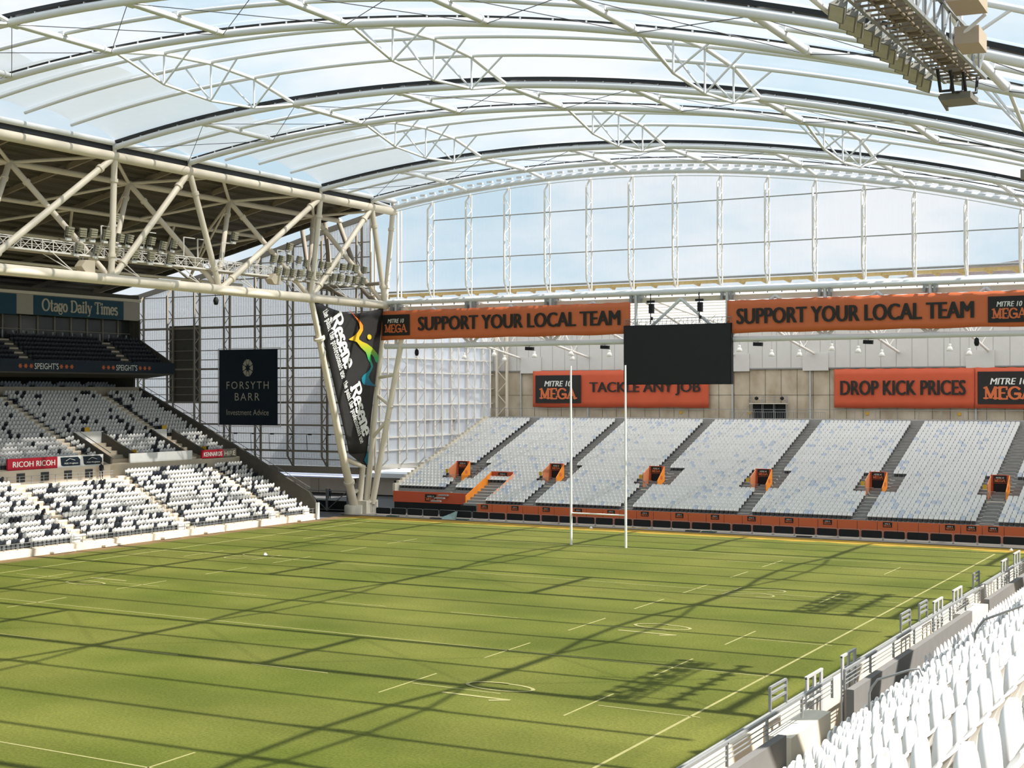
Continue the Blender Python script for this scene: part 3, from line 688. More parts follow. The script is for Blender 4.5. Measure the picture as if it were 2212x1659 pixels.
for i, (y0, y1, nm) in enumerate(((-10.4, -6.4, 'stair entrance with blank white front board in the middle of the left stand'), (1.4, 4.6, 'stair entrance with small white board near the right end of the left stand'))):
    t = thing('stair_entrance', nm, 'entrance', (-53.5, (y0+y1)/2, 7))
    for y in (y0, y1): MB().prism([(-51.7, y-.12, 6.9), (-51.7, y-.12, 7.6), (-57.2, y-.12, 10.2), (-57.2, y-.12, 8.6)], (0, .24, 0)).build('side_wall', DARKC, t)
    MB().box((-57.3, y0, 8.9), (-57.1, y1 if i == 0 else y0+2.2, 10.25)).build('front_board', WHITE, t)
    MB().box((-57.35, y0+.3, 7.0), (-57.2, y1-.3, 8.9)).build('doorway', BLACKF, t)
    sg = MB().box((-57.2, y0+1.5, 10.25), (-57.15, y0+2.2, 10.7)).build('exit_sign', YELL, t)
    s2 = MB().box((-52.9, y1+.13, 7.0), (-52.2, y1+.18, 8.3)).build('notice', YELL, t)
    if i == 0:
        s3 = MB()
        s3.tube([(-51.8, y0, 8.1), (-57.2, y0, 10.7)], .04, 6); s3.build('hand_rail', GALV, t)

# upper tier
ut = struct(MB().prism([(-61.9, -70, 16.6), (-61.9, -70, 16.95), (-62.4, -70, 17.3)]+[p for j in range(7) for p in ((-62.4-.75*j, -70, 17.25+.5*j), (-63.15-.75*j, -70, 17.25+.5*j))]+[(-69.5, -70, 20.6), (-69.5, -70, 20.0), (-66, -70, 16.2)], (0, 79.6, 0)).build('floor_upper_tier', DARKC))
for y in (-25.5, -11.2, 3.9):
    m = MB()
    for j in range(7): m.box((-63.1-.75*j, y-.7, 17.25+.5*j), (-62.6-.75*j, y+.7, 17.45+.5*j))
    m.build('step', CONC, ut)
pl = []
for j in range(7):
    y = -40
    while y < 9.2:
        if all(abs(y-a) > .9 for a in (-25.5, -11.2, 3.9)): pl.append((-62.85-.75*j, y, 17.25+.5*j, 2))
        y += .5
o = tile('seating', v_.v, v_.f, v_.m, pl, [WPLAST, BRKT, NPLAST]); tag(o, 'rows of black tip-up seats in the dark upper tier at left', 'seats', kind='stuff')
t = thing('tier_fascia', 'dark navy fascia with stars and lettering along the upper tier', 'sign', (-62, -20, 16.9))
MB().box((-62.2, -70, 16.75), (-61.8, 10.0, 18.0)).build('panel', NAVY, t)
STARM = mat('star_orange', (.55, .13, .05), .5)
def star(parent, x, y, z, r):
    m = MB(); pts = []
    for k in range(12):
        a = PI*k/6; q = r if k % 2 == 0 else r*.55; pts.append((x, y+q*math.cos(a), z+q*math.sin(a)))
    m.prism(pts, (.02, 0, 0)); return m.build('star', STARM, parent)
for y0, y1 in ((-13.9, -6.1), (-1.95, 5.95), (-26, -18.2)):
    for k in range(3): star(t, -61.79, y0+.3+.75*k, 17.35, .3); star(t, -61.79, y1-.3-.75*k, 17.35, .3)
    text('lettering', "SPEIGHT'S", INKW, t, (-61.77, y0+2.25, 17.02), 'E', 3.35, .68, .0)
struct(MB().prism([(-61.9, 9.7, 18.0), (-61.9, 9.7, 16.6), (-69.5, 9.7, 16.2), (-69.5, 9.7, 23.4), (-67.4, 9.7, 23.4), (-67.4, 9.7, 21.0)], (0, .25, 0)).build('wall_upper_end', DARKC))
# commentary boxes: fascia with sign and glazed front
bx = thing('fascia_band', 'pale fascia band above the glazed boxes at the top of the left stand', 'fascia', (-67.4, -20, 23.3))
MB().box((-68.0, -70, 23.3), (-67.45, 9.9, 25.55)).build('panel', mat('fascia_grey', (.42, .38, .33), .6), bx)
MB().bar((-67.5, -70, 25.75), (-67.5, 10, 25.75), .3, .35).build('capping', TSTEEL, bx)
t = thing('newspaper_sign', 'teal sign reading Otago Daily Times on the upper fascia', 'sign', (-67.4, 0, 23.3))
MB().box((-67.45, -6.75, 23.3), (-67.38, 7.1, 25.5)).build('panel', BLUE, t)
serif('lettering', 'Otago Daily Times', INKC, t, lambda u, v: (-67.36, -5.6+u, 23.85+v*1.3), .21, .10, .03, 11.7, (1, 0, 0))
tag(MB().box((-67.45, -24, 23.2), (-67.38, -9.2, 25.5)).build('teal_sign', BLUE), 'plain teal sign cut by the left edge of the picture', 'sign')
gl = struct(MB().box((-69.0, -70, 20.6), (-68.9, 9.8, 23.3)).build('window_2', GLASSD))
m = MB()
for i in range(30): m.box((-68.9, -65+2.5*i, 20.6), (-68.75, -64.85+2.5*i, 23.3))
m.bar((-68.8, -70, 21.7), (-68.8, 9.8, 21.7), .08, .08); m.build('mullion', DFRAME, gl)
m = MB()
for i in range(17): m.box((-68.4, -14.8+1.45*i, 20.7), (-68.3, -14.6+1.45*i, 21.5))
lbl(m.build('chair_back', mat('pale_chair', (.30, .32, .32), .5), gl), 'pale chair backs behind the glass')
struct(MB().box((-80, -70, 14.2), (-76, 9.9, 26.5)).build('wall_concourse', DARKC))
struct(MB().box((-80, 9.6, 14.2), (-68.2, 9.9, 26.4)).build('wall_concourse_end', DARKC))
struct(MB().box((-80, -70, 25.7), (-67.6, 9.9, 26.4)).build('roof_boxes', DARKC))
struct(MB().box((-67.9, -70, 14.2), (-67.6, 9.9, 15.15)).build('wall_concourse_front', CONC))
pl = []
for j in range(2):
    y = -20
    while y < 8.8:
        if int(y*2+j) % 9 not in (0, 1): pl.append((-70.5-.8*j, y, 14.6+.3*j, 2))
        y += .5
o = tile('seating', v_.v, v_.f, v_.m, pl, [GPLAST, BRKT, GPLAST]); tag(o, 'dim grey seats on the concourse under the upper tier', 'seats', kind='stuff')

# ================================================================== CORNER WALLS
wa = struct(MB().prism([(-95, 20.75, 5.3), (-36.5, 20.75, 5.3) if 0 else (-40.4, 20.75, 5.3), (-40.4, 20.75, 35.6), (-48, 20.75, 34.0), (-54.5, 20.75, 32.3), (-66, 20.75, 29.7), (-78, 20.75, 27.2), (-95, 20.75, 27.0)], (0, .06, 0)).build('wall_left', SHEETA))
wtop = lambda x: float(np.interp(x, [-95, -78, -66, -54.5, -48, -40.4], [27.0, 27.2, 29.7, 32.3, 34.0, 35.6]))
rb = MB()
for i in range(136):
    x = -95+.4*i; rb.box((x-.012, 20.80, 5.3), (x+.012, 20.83, wtop(x)))
rb.build('rib', mat('sheet_rib', (.42, .42, .43), .6), wa)
for z, w in ((32.6, .05), (30.8, .05), (28.9, .06), (27.0, .05), (24.2, .05), (22.85, .14), (21.4, .05), (19.9, .05), (18.7, .05), (17.5, .12), (16.3, .05), (15.2, .05), (14.2, .05), (13.2, .12), (11.8, .05), (10.4, .10), (9.3, .05), (8.1, .05), (7.2, .12), (6.2, .05)):
    x0 = -95
    if z > 23.8: x0 = float(np.interp(z, [23.8, 27.2, 29.7, 32.3, 34.0, 35.6], [-95, -78, -66, -54.5, -48, -40.4]))+.3
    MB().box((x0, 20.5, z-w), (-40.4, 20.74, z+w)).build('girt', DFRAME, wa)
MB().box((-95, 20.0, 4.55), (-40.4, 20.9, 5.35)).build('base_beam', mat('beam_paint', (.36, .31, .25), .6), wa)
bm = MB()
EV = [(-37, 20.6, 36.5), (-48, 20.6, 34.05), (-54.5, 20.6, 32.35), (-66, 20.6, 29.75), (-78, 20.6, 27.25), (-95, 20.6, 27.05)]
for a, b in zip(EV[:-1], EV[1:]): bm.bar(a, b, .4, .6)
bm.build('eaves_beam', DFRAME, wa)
for k, (xa, xb) in enumerate(((-78.2, -77.0), (-73.0, -71.8), (-67.85, -67.15 +.0), (-62.75, -62.15), (-57.8, -57.1), (-52.65, -51.95), (-47.4, -46.7), (-42.2, -41.5))):
    xa = xb-1.2 if k > 1 else xa
    zt = wtop(xb)-.2
    m = MB(); xm = xb; yf = 19.3
    m.bar((xm, 20.4, 5.2), (xm, 20.4, zt), .22, .22); m.bar((xm-.0, yf, 6.6), (xm-.0, yf, zt-1.2), .20, .20)
    m.bar((xm, yf, 6.6), (xm, 20.4, 5.3), .16, .16); m.bar((xm, yf, zt-1.2), (xm, 20.4, zt), .16, .16)
    z = 6.8; q = 0
    while z < zt-2.4:
        m.bar((xm, yf if q % 2 else 20.4, z), (xm, 20.4 if q % 2 else yf, z+1.25), .07, .07); z += 1.25; q += 1
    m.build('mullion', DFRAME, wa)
MB().box((-72.6, 20.55, 13.3), (-67.6, 20.7, 23.2)).build('opaque_panel', DARKC, wa)
for i in range(7):
    x = -61.5+2.95*i; m = MB(); m.tube([(x, 20.3, 7.3), (x, 20.2, 9.2), (x+.7, 19.9, 9.3)], .035, 5); m.box((x+.55, 19.75, 9.2), (x+.95, 20.0, 9.36))
    tag(m.build('wall_lamp', RUBBER), 'small black wall lamp on the translucent wall, %s from left' % ORD[i+1], 'lamp', 'small lamps along the translucent wall')
# side wall of the corner
XB0, XB1 = -40.4, -40.7
wb = struct(MB().prism([(XB0, 20.8, 5.3), (XB1, 50, 5.5), (XB1, 50, 22.5), (XB0, 20.8, 25.2)], (-.06, 0, 0)).build('wall_corner', SHEETB))
for z, w in ((7.3, .06), (8.9, .09), (10.9, .06), (12.9, .09), (14.9, .06), (16.9, .07), (18.7, .06), (20.5, .09)):
    MB().box((-40.6, 20.9, z-w), (-40.2, 49.9, z+w)).build('girt', WFRAME, wb)
MB().box((-40.8, 20.9, 5.0), (-40.0, 50, 5.6)).build('base_beam', WFRAME, wb)
for i in range(7):
    y = 22.6+4.1*i; m = MB(); m.bar((-40.4, y, 4.9), (-40.4, y, 24), .26, .26); m.bar((-39.2, y, 6.3), (-39.2, y, 23), .15, .15); m.bar((-39.2, y, 6.3), (-40.4, y, 5.2), .12, .12)
    z = 6.6; q = 0
    while z < 22: m.bar((-39.2 if q % 2 else -40.4, y, z), (-40.4 if q % 2 else -39.2, y, z+1.6), .06, .06); z += 1.6; q += 1
    m.build('mullion', WFRAME, wb)
m = MB()
for i in range(3): m.box((-40.9, 33+3.3*i, 9.2), (-40.85, 34.2+3.3*i, 12.4))
lbl(m.build('stain', mat('brown_stain', (.35, .26, .18), .8), wb), 'brown shapes seen through the sheet')
# corner post of the glazed wall, below the roof
m = MB(); m.tube([(-40.3, 20.6, 4.8), (-40.3, 20.6, 35.5)], .16, 8); m.tube([(-39.9, 20.9, 4.8), (-39.9, 20.9, 35.6)], .13, 8); m.build('corner_post', TSTEEL, wa)
mb = MB(); mb.poly([(-40.4, 21.5, 25.3), (-37.05, 21.5, 25.3), (-37.05, 21.5, 36.2), (-40.4, 21.5, 35.5)]); mb.build('pane', EFILM, win)
RAKE = ((-48.92, 18.2, 35.0), (-47.73, 18.2, 28.4)), ((-45.41, 18.2, 35.4), (-44.11, 18.2, 25.68)), ((-43.28, 18.2, 34.8), (-39.76, 18.2, 26.6))
# inside posts of the raking roof seen through the truss
for i, (pa_, pb_) in enumerate(RAKE):
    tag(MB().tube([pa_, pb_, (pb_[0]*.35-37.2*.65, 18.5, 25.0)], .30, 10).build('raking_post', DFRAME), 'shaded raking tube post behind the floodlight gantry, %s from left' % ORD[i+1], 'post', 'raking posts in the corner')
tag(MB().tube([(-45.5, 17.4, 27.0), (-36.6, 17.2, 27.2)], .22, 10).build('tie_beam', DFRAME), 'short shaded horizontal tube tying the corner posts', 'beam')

# low building, gate and people beyond the corner
t = thing('service_building', 'low cream building with white roof beyond the corner gate', 'building', (-66, 46, 0))
MB().box((-95, 45, 0), (-41.5, 55, 2.4)).build('wall', CREAM, t)
MB().box((-95, 43.2, 2.55), (-41.5, 56, 3.15)).build('roof', WHITE, t)
MB().box((-78, 41.2, 2.45), (-58, 43.5, 2.6)).build('canopy', mat('canopy_blue', (.45, .5, .7), .4), t)
for x in (-74.6, -62.0, -53.5): MB().box((x, 44.9, 1.55), (x+1.9, 45.02, 2.1)).build('vent_window', GLASSD, t)
for x in (-68.2, -50.2): MB().box((x, 44.9, 0), (x+1.5, 45.02, 2.0)).build('door', mat('door_cream', (.60, .52, .42), .6), t)
MB().box((-48.8, 44.9, 1.1), (-46.4, 45.02, 2.1)).build('notice', NAVY, t)
for k, (x0, x1, nm) in enumerate(((-49.6, -46.7, 'left leaf of the dark mesh gate at the corner'), (-46.5, -43.6, 'right leaf of the dark mesh gate at the corner'))):
    t = thing('mesh_gate', nm, 'gate', (x0, 19.6, 0)); yv = 20.2
    m = MB()
    for p, q in (((x0, .1), (x0, 2.5)), ((x1, .1), (x1, 2.5)), ((x0, 2.45), (x1, 2.45)), ((x0, 1.25), (x1, 1.25)), ((x0, .15), (x1, .15)), ((x0, .15) if k else (x0, 2.4), (x1, 2.4) if k else (x1, .15))): m.bar((p[0], yv, p[1]), (q[0], yv, q[1]), .09, .09)
    m.build('frame', GALV, t); MB().box((x0, yv+.04, .15), (x1, yv+.07, 1.25)).build('infill', BLACKF, t)
struct(MB().box((-62, 20.6, 0), (-41, 22.5, 1.25)).build('wall_corner_low', DARKC))
for i, x in enumerate((-46.6, -43.45)): tag(MB().box((x-.12, 20.1, 0), (x+.12, 20.4, 2.7)).build('gate_post', GALV), '%s grey post of the corner gate' % ('left', 'right')[i], 'post')
def person(label, x, y, z, yaw=0, coat=CLOTHK):
    t = thing('person', label, 'person', (x, y, z))
    me = bpy.data.meshes.new('body'); J = [((0,0,.94), .13), ((0,0,1.15), .13), ((0,0,1.38), .15), ((0,0,1.50), .06), ((0,-.01,1.62), .085), ((0,-.02,1.72), .07),
         ((.10,0,.90), .10), ((.11,-.02,.5), .065), ((.11,.02,.08), .045), ((.11,-.14,.04), .035), ((-.10,0,.90), .10), ((-.11,.03,.5), .065), ((-.11,.06,.08), .045), ((-.11,-.10,.04), .035),
         ((.20,0,1.40), .06), ((.25,.02,1.14), .045), ((.24,-.06,.90), .035), ((-.20,0,1.40), .06), ((-.25,.02,1.14), .045), ((-.24,-.06,.90), .035)]
    E = [(0,1),(1,2),(2,3),(3,4),(4,5),(0,6),(6,7),(7,8),(8,9),(0,10),(10,11),(11,12),(12,13),(2,14),(14,15),(15,16),(2,17),(17,18),(18,19)]
    me.from_pydata([p for p, _ in J], E, []); o = bpy.data.objects.new('body', me); COL.objects.link(o); o.parent = t
    sk = o.modifiers.new('skin', 'SKIN'); sv = me.skin_vertices[0].data
    for i, (_, r) in enumerate(J): sv[i].radius = (r, r)
    sv[0].use_root = True; o.modifiers.new('smooth', 'SUBSURF').levels = 1; me.materials.append(coat)
    MB().lathe([(0, .155), (.06, .14), (.088, .08), (.09, .02), (.075, -.03)], (x, y+.01, z+1.64), 10).build('hair', HAIRM, t)
    MB().lathe([(.0, -.11), (.05, -.10), (.075, -.03), (.08, .04), (.06, .11), (0, .13)], (x, y-.028, z+1.64), 10).build('face', SKIN, t)
    t.rotation_euler.z = yaw; return t
person('person in dark clothing standing beyond the left side of the corner gate', -56.9, 34.5, -.12, .2)
person('person in dark clothing standing just left of the end stand', -46.3, 36, -.12, -.3)
person('person in black and white standing under the logo board in the left stand', -50.9, -12.6, 5.52, 1.4)

# ================================================================== END STAND
NR = 31; TR, RI = .80, .287
row = lambda r: (20.9+TR*r, 1.62+RI*r)        # centre y and floor z of row r
PRO = [(20.45, -.1), (20.45, 1.62)]
for r in range(NR): y, z = row(r); PRO += [(y-.4, z), (y+.4, z)]
PRO += [(45.3, 11.1), (50, 11.1), (50, -.1)]
es = struct(MB().prism([(-27.2, y, z) for y, z in PRO], (87, 0, 0)).build('floor_end_stand', ECONC))
PL = [(22.9, -.1), (22.9, 2.3)]
for r in range(3, NR): y, z = row(r); PL += [(y-.4, z), (y+.4, z)]
PL += [(45.3, 11.1), (50, 11.1), (50, -.1)]
es2 = struct(MB().prism([(-38.4, y, z) for y, z in PL], (11.2, 0, 0)).build('floor_end_stand', ECONC))
m = MB()
for r in range(3, NR):
    y, z = row(r); m.box((-38.75, y-.4, z-.2), (-38.4, y+.4, z+.95))
m.build('stepped_parapet', PIERC, es2)
EA = [-31.1, -18.75, -6.5, 6.75, 18.9, 31.1]
VX = [-31.7, -18.85, -6.1, 6.5, 18.95, 31.15]
for a in EA:
    m = MB()
    for r in range(NR):
        y, z = row(r); m.box((a-.65, y-.4, z), (a+.65, y-.05, z+.14)); m.box((a-.65, y-.42, z-.02), (a+.65, y-.40, z+.15))
    m.build('step', ECONC, es)
sh = end_seat_shape(); pl = []; front = []; rnd = random.Random(5)
BLK = [-38.4]+EA+[45]
for r in range(NR):
    y, z = row(r); x = -38.1
    while x < 44:
        ok = all(abs(x-a) > .85 for a in EA)
        if x < -27.2 and r < 4: ok = False
        if -27.4 < x < -24.2 and r < 7: ok = False
        if 7 <= r <= 12 and any(abs(x-v) < 2.2 for v in VX): ok = False
        if ok:
            sh_ = 2 if rnd.random() < .10 else 0
            (front if (r < 2 and -24 < x < 41) else pl).append((x, y-.02, z, sh_, r))
        x += .5
o = tile('seating', sh.v, sh.f, sh.m, [p[:4] for p in pl], [WPLAST, BRKT, GPLAST]); tag(o, 'packed rows of white bucket seats filling the end stand', 'seats', kind='stuff')
protos = {}
for s_ in (0, 2):
    me = bpy.data.meshes.new('bucket_seat'); me.from_pydata(sh.v, [], sh.f)
    for mm in (GPLAST if s_ else WPLAST, BRKT): me.materials.append(mm)
    me.polygons.foreach_set('material_index', sh.m); me.update(); protos[s_] = me
cnt = {}
BN = ['right of the orange stairs', 'between second and third aisles', 'between third and fourth aisles', 'between fourth and fifth aisles', 'between fifth and sixth aisles', 'right of the sixth aisle']
for x, y, z, s_, r in front[:300]:
    b = sum(1 for a in EA[1:] if x > a); cnt[(b, r)] = cnt.get((b, r), 0)+1
    o = bpy.data.objects.new('bucket_seat', protos[s_]); COL.objects.link(o); o.location = (x, y, z)
    tag(o, '%s %s bucket seat, %s row, %s' % (ORD[cnt[(b, r)]], 'blue-grey' if s_ else 'white', ('front', 'second')[r], BN[b]), 'seat', 'front bucket seats of the end stand')
# orange front hoardings
k = 0; x = -25.2
EMB = {}
def emblem(parent, x0, y, z0, w, h, full=True):
    e = MB().box((x0, y-.02, z0), (x0+w, y, z0+h)).build('emblem', LOGOK, parent)
    text('lettering', 'MITRE 10', INKW, e, (x0+w*.2, y-.035, z0+h*.60), 'S', w*.6, h*.2, .03, .22)
    serif('lettering', 'MEGA', INKO, e, lambda u, v: (x0+w*.1+u, y-.04, z0+h*.16+v*h*.36), .21, .13, .0, w*.8)
    return e
tot = 0
HLOGO = [True, False]
while x < 43:
    if not (-22.4 < x < -22.0):
        t = tag(MB().box((x+.03, 20.15, .02), (x+1.97, 20.25, 1.62)).build('hoarding', ORANGE), 'orange hoarding panel along the foot of the end stand, %s from the left' % ORD[tot+1], 'hoarding', 'orange hoardings along the end stand')
        if tot in (0, 2, 4, 6, 8, 10, 12, 14, 16, 18, 20, 23, 26, 27, 28, 30, 32): emblem(t, x+.55, 20.145, 1.05, .9, .5)
        tot += 1
    x += 2.0
t = thing('front_banner', 'wide red-orange banner with small black emblem over a black skirt, left end', 'banner', (-33, 22.6, 0))
MB().box((-38.4, 22.5, 1.25), (-27.3, 22.6, 2.55)).build('panel', ORANGE3, t)
MB().box((-38.3, 22.6, 0), (-27.3, 22.75, 1.3)).build('skirt', BLACKF, t); emblem(t, -33.8, 22.49, 1.45, 1.6, .85)
tag(MB().box((-27.5, 20.2, 0), (-25.5, 21.4, 1.35)).build('black_box', BLACKF), 'tall black covered box beside the orange banner', 'box')
t = thing('orange_stairs', 'orange-walled stairway rising from the pitch into the end stand', 'stairs', (-26, 23, 0))
m = MB()
for r in range(7): m.box((-27.2, 21.4+.8*r, 0), (-24.3, 22.2+.8*r, .9+RI*r))
m.build('step', ECONC, t)
MB().prism([(-27.3, 21.0, 1.3), (-27.3, 21.0, 2.4), (-27.3, 27.0, 4.9), (-27.3, 27.0, 3.6)], (.06, 0, 0)).build('side_panel', AMBER, t)
for a, b in ((0, .45), (.5, 1)):
    P0, P1 = (20.6, 1.5), (27.0, 4.2); yy = lambda s: P0[0]+(P1[0]-P0[0])*s; zz = lambda s: P0[1]+(P1[1]-P0[1])*s
    MB().prism([(-24.25, yy(a), zz(a)-.5), (-24.25, yy(a), zz(a)+.45), (-24.25, yy(b), zz(b)+.6), (-24.25, yy(b), zz(b)-.4)], (.05, 0, 0)).build('side_panel', mat('peach_panel', (.80, .36, .20), .5), t)
bp = MB().box((-27.3, 27.0, 3.3), (-24.3, 27.1, 4.95)).build('back_panel', ORANGE3, t); emblem(t, -26.3, 26.98, 4.2, 1.2, .65)
MB().box((-27.0, 24.4, 1.4), (-24.3, 24.5, 2.6)).build('back_panel', ORANGE3, t)
# stair entrances through the end stand
VN = ['leftmost', 'second from left', 'third from left', 'fourth from left', 'fifth from left', 'rightmost']
PEACH = mat('salmon_panel', (.66, .24, .11), .55)
for i, vx in enumerate(VX):
    t = thing('stair_entrance', 'small orange stair entrance in the white end stand, %s of six' % VN[i], 'entrance', (vx, 28, 3.5), 'orange entrances of the end stand')
    MB().box((vx-.75, 27.9, 3.5), (vx+.55, 28.0, 5.25)).build('doorway', BLACKF, t)
    MB().box((vx-1.0, 27.85, 5.2), (vx+.75, 28.1, 6.05)).build('lintel', ORANGE3, t)
    emblem(t, vx-.75, 27.84, 5.24, 1.3, .76)
    MB().box((vx+.55, 27.9, 3.5), (vx+.75, 28.1, 5.2)).build('jamb', ORANGE3, t); MB().box((vx-1.0, 27.9, 3.5), (vx-.75, 28.1, 5.2)).build('jamb', ORANGE3, t)
    MB().prism([(vx-1.0, 26.1, 3.7), (vx-1.0, 26.1, 5.2), (vx-1.0, 28.1, 6.05), (vx-1.0, 28.1, 3.9)], (.07, 0, 0)).build('side_panel', PEACH, t)
    MB().prism([(vx+.75, 26.1, 3.6), (vx+.75, 26.1, 4.5), (vx+.75, 28.1, 6.0), (vx+.75, 28.1, 4.4)], (.07, 0, 0)).build('side_panel', AMBER, t)
    MB().box((vx+.83, 26.9, 4.6), (vx+.84, 27.4, 5.0)).build('badge', INKO, t)
    MB().box((vx-1.4, 26.0, 4.7), (vx-1.05, 26.06, 5.15)).build('badge', YELL, t)
    m = MB()
    for q in range(4): m.bar((vx-.95, 26.1+.3*q, 4.5-.15*q), (vx-.5, 26.1+.2*q, 3.6), .04, .04)
    m.bar((vx-.95, 26.0, 4.4), (vx-.5, 27.6, 4.4), .05, .05); m.build('hand_rail', GALV, t)
    MB().box((vx-1.0, 25.6, 3.3), (vx+.75, 25.75, 3.55)).build('step_nosing', CREAM, t)
    for q in range(6):
        y, z = row(7+q); MB().box((vx+1.1, y-.42, z-.02), (vx+2.1, y-.3, z+.15)).build('step', ECONC, t)
# black covered barriers on the track
BARM = MB().build
base = thing('crowd_barrier', 'x', 'barrier', (0, 17.8, 0), 'black barriers in front of the end stand')
rr = []; w, h0, h1 = 1.0, .22, .90
for cx, cz, a0 in ((w-.14, h1-.14, 0), (-w+.14, h1-.14, 90), (-w+.1, h0+.1, 180), (w-.1, h0+.1, 270)):
    r_ = .14 if cz > .5 else .1
    for q in range(5): a = math.radians(a0+22.5*q); rr.append((cx+r_*math.cos(a), 17.77, cz+r_*math.sin(a)))
MB().prism(rr, (0, .05, 0)).build('cover', BLACKF, base)
m = MB(); m.tube([(-1.06, 17.82, .05), (-1.06, 17.82, .88), (-.98, 17.82, .96), (.98, 17.82, .96), (1.06, 17.82, .88), (1.06, 17.82, .05)], .022, 6); m.tube([(-1.06, 17.82, .2), (1.06, 17.82, .2)], .02, 5)
m.build('frame', GALV, base)
for s_ in (-1.06, 1.06): MB().bar((s_, 17.5, .03), (s_, 18.1, .03), .05, .05).build('foot', GALV, base)
for k in range(37):
    o = base if k == 0 else copy_tree(base)
    o.location = (-36.6+2.21*k, 17.8-.06*(k % 2), 0)
    o['label'] = 'black covered crowd barrier before the end stand, %s from the left' % ORD[k+1]
for i, x in enumerate((-35.5, -29.5, -26, 1.8, 3.6, 13.6)):
    tag(MB().box((x, 16.8, .02), (x+1.5, 17.3, .12)).build('floor_mat', BLACKF if i % 2 else mat('green_mat', (.02, .06, .05), .8)), 'flat dark mat lying on the track, %s from left' % ORD[i+1], 'mat', 'mats on the track')
tag(MB().prism([(-28.6, 17.0, 0), (-26.4, 17.0, 0), (-26.3, 17.2, .9), (-27.2, 17.3, .55)], (0, .5, 0)).build('folded_tarpaulin', mat('teal_tarpaulin', (.35, .5, .5), .5, var=.5, scale=6)), 'folded pale tarpaulin lying on the barriers at left', 'tarpaulin')
for i, x in enumerate((-5, -3.6)): tag(MB().bar((x, 17.0, .06), (x+.9, 17.5, .06), .3, .06).build('plank', mat('ochre_plank', (.5, .33, .12), .7)), '%s ochre plank lying on the track behind the left goal post' % ('left', 'right')[i], 'plank')

# ------------------------------------------------ back wall of the end stand
bw = struct(MB().box((-41, 50, 0), (62, 50.6, 17.3)).build('wall_back', WALLC))
m = MB()
for i in range(50): m.box((-40+2.05*i, 49.97, 10.5), (-39.955+2.05*i, 50.0, 17.3))
m.box((-41, 49.97, 14.0), (62, 50, 14.04)); m.build('joint', DARKC, bw)
cl = struct(MB().box((-41, 49.8, 17.3), (62, 50.5, 23.5)).build('wall_back_upper', CLAD))
m = MB()
for i in range(56): m.box((-40.2+1.85*i, 49.78, 17.4), (-40.17+1.85*i, 49.8, 23.5))
m.box((-41, 49.75, 17.22), (62, 49.95, 17.38)); m.build('joint', mat('joint_grey', (.25, .25, .25), .7), cl)
m = MB()
for x in (-34.2, -19, -4.6, 5.5, 25, 36): m.box((x-1.6, 49.6, 17.0), (x+1.6, 49.8, 19.2))
m.build('boxing', CLAD, cl)
for i, x in enumerate((-35.87, -25.62, -5.3, 4.78, 24.47, 38)): MB().tube([(x, 49.8, 11), (x, 49.8, 17.2)], .11, 8).build('down_pipe', mat('pipe_grey', (.45, .46, .46), .5), bw)
m = MB(); m.bar((-38.8, 46.6, 12.25), (58, 46.6, 12.25), .05, .06)
for i in range(40): m.bar((-38.8+2.5*i, 46.6, 11.1), (-38.8+2.5*i, 46.6, 12.25), .05, .05)
tag(m.build('guard_rail', GALV), 'long thin steel rail along the top of the end stand', 'railing')
for i, x in enumerate((-20.5, -12.5, -3.2, 11.6, 22.4)): tag(MB().box((x, 49.9, 11.6), (x+.35, 50, 11.95)).build('notice', YELL), 'tiny yellow and black notice low on the concrete wall, %s from left' % ORD[i+1], 'notice')
for k, (x0, x1) in enumerate(((-40.0, -39.3), (-38.3, -37.7))):
    m = MB(); m.bar((x1, 49.2, 5), (x1, 49.2, 23), .3, .3)
    tag(m.build('lattice_post', TSTEEL), '%s upright of the lattice post in the back corner' % ('left', 'right')[k], 'post')
m = MB(); z = 9.5; q = 0
while z < 22: m.bar((-39.3 if q % 2 else -37.7, 49.2, z), (-37.7 if q % 2 else -39.3, 49.2, z+1.6), .1, .1); z += 1.6; q += 1
tag(m.build('lattice_brace', TSTEEL), 'zigzag bracing between the two corner uprights at the back', 'bracing')
t = thing('loading_doorway', 'black doorway with scaffold platform above in the concrete wall', 'doorway', (-.5, 49.5, 11.1))
MB().box((-2.6, 49.85, 11.1), (1.6, 49.98, 12.9)).build('opening', BLACKF, t)
m = MB()
for x in (-2.7, -1.2, .3, 1.9): m.tube([(x, 49.2, 11.1), (x, 49.2, 14.0)], .035, 5); m.tube([(x, 49.7, 11.1), (x, 49.7, 14.0)], .035, 5)
for z in (13.0, 13.4, 13.8): m.tube([(-2.9, 49.2, z), (2.1, 49.2, z)], .03, 5)
m.tube([(-4.2, 49.3, 11.1), (-2.7, 49.3, 13.0)], .03, 5); m.build('scaffold', GALV, t)
MB().box((-2.8, 49.1, 12.9), (2.0, 49.8, 13.0)).build('platform', CREAM, t)
for x in (-1.9, 1.4): MB().lathe([(0, -.25), (.25, -.1), (.25, .1), (0, .25)], (x, 49.2, 13.6), 10).build('spotlight', BLACKF, t)
m = MB()
for i in range(44): m.tube([(-4.4+.28*i, 46.5, 11.1), (-4.4+.28*i, 46.5, 11.95)], .018, 4)
m.tube([(-4.4, 46.5, 11.95), (7.6, 46.5, 11.95)], .025, 5); m.build('balustrade', GALV, t)

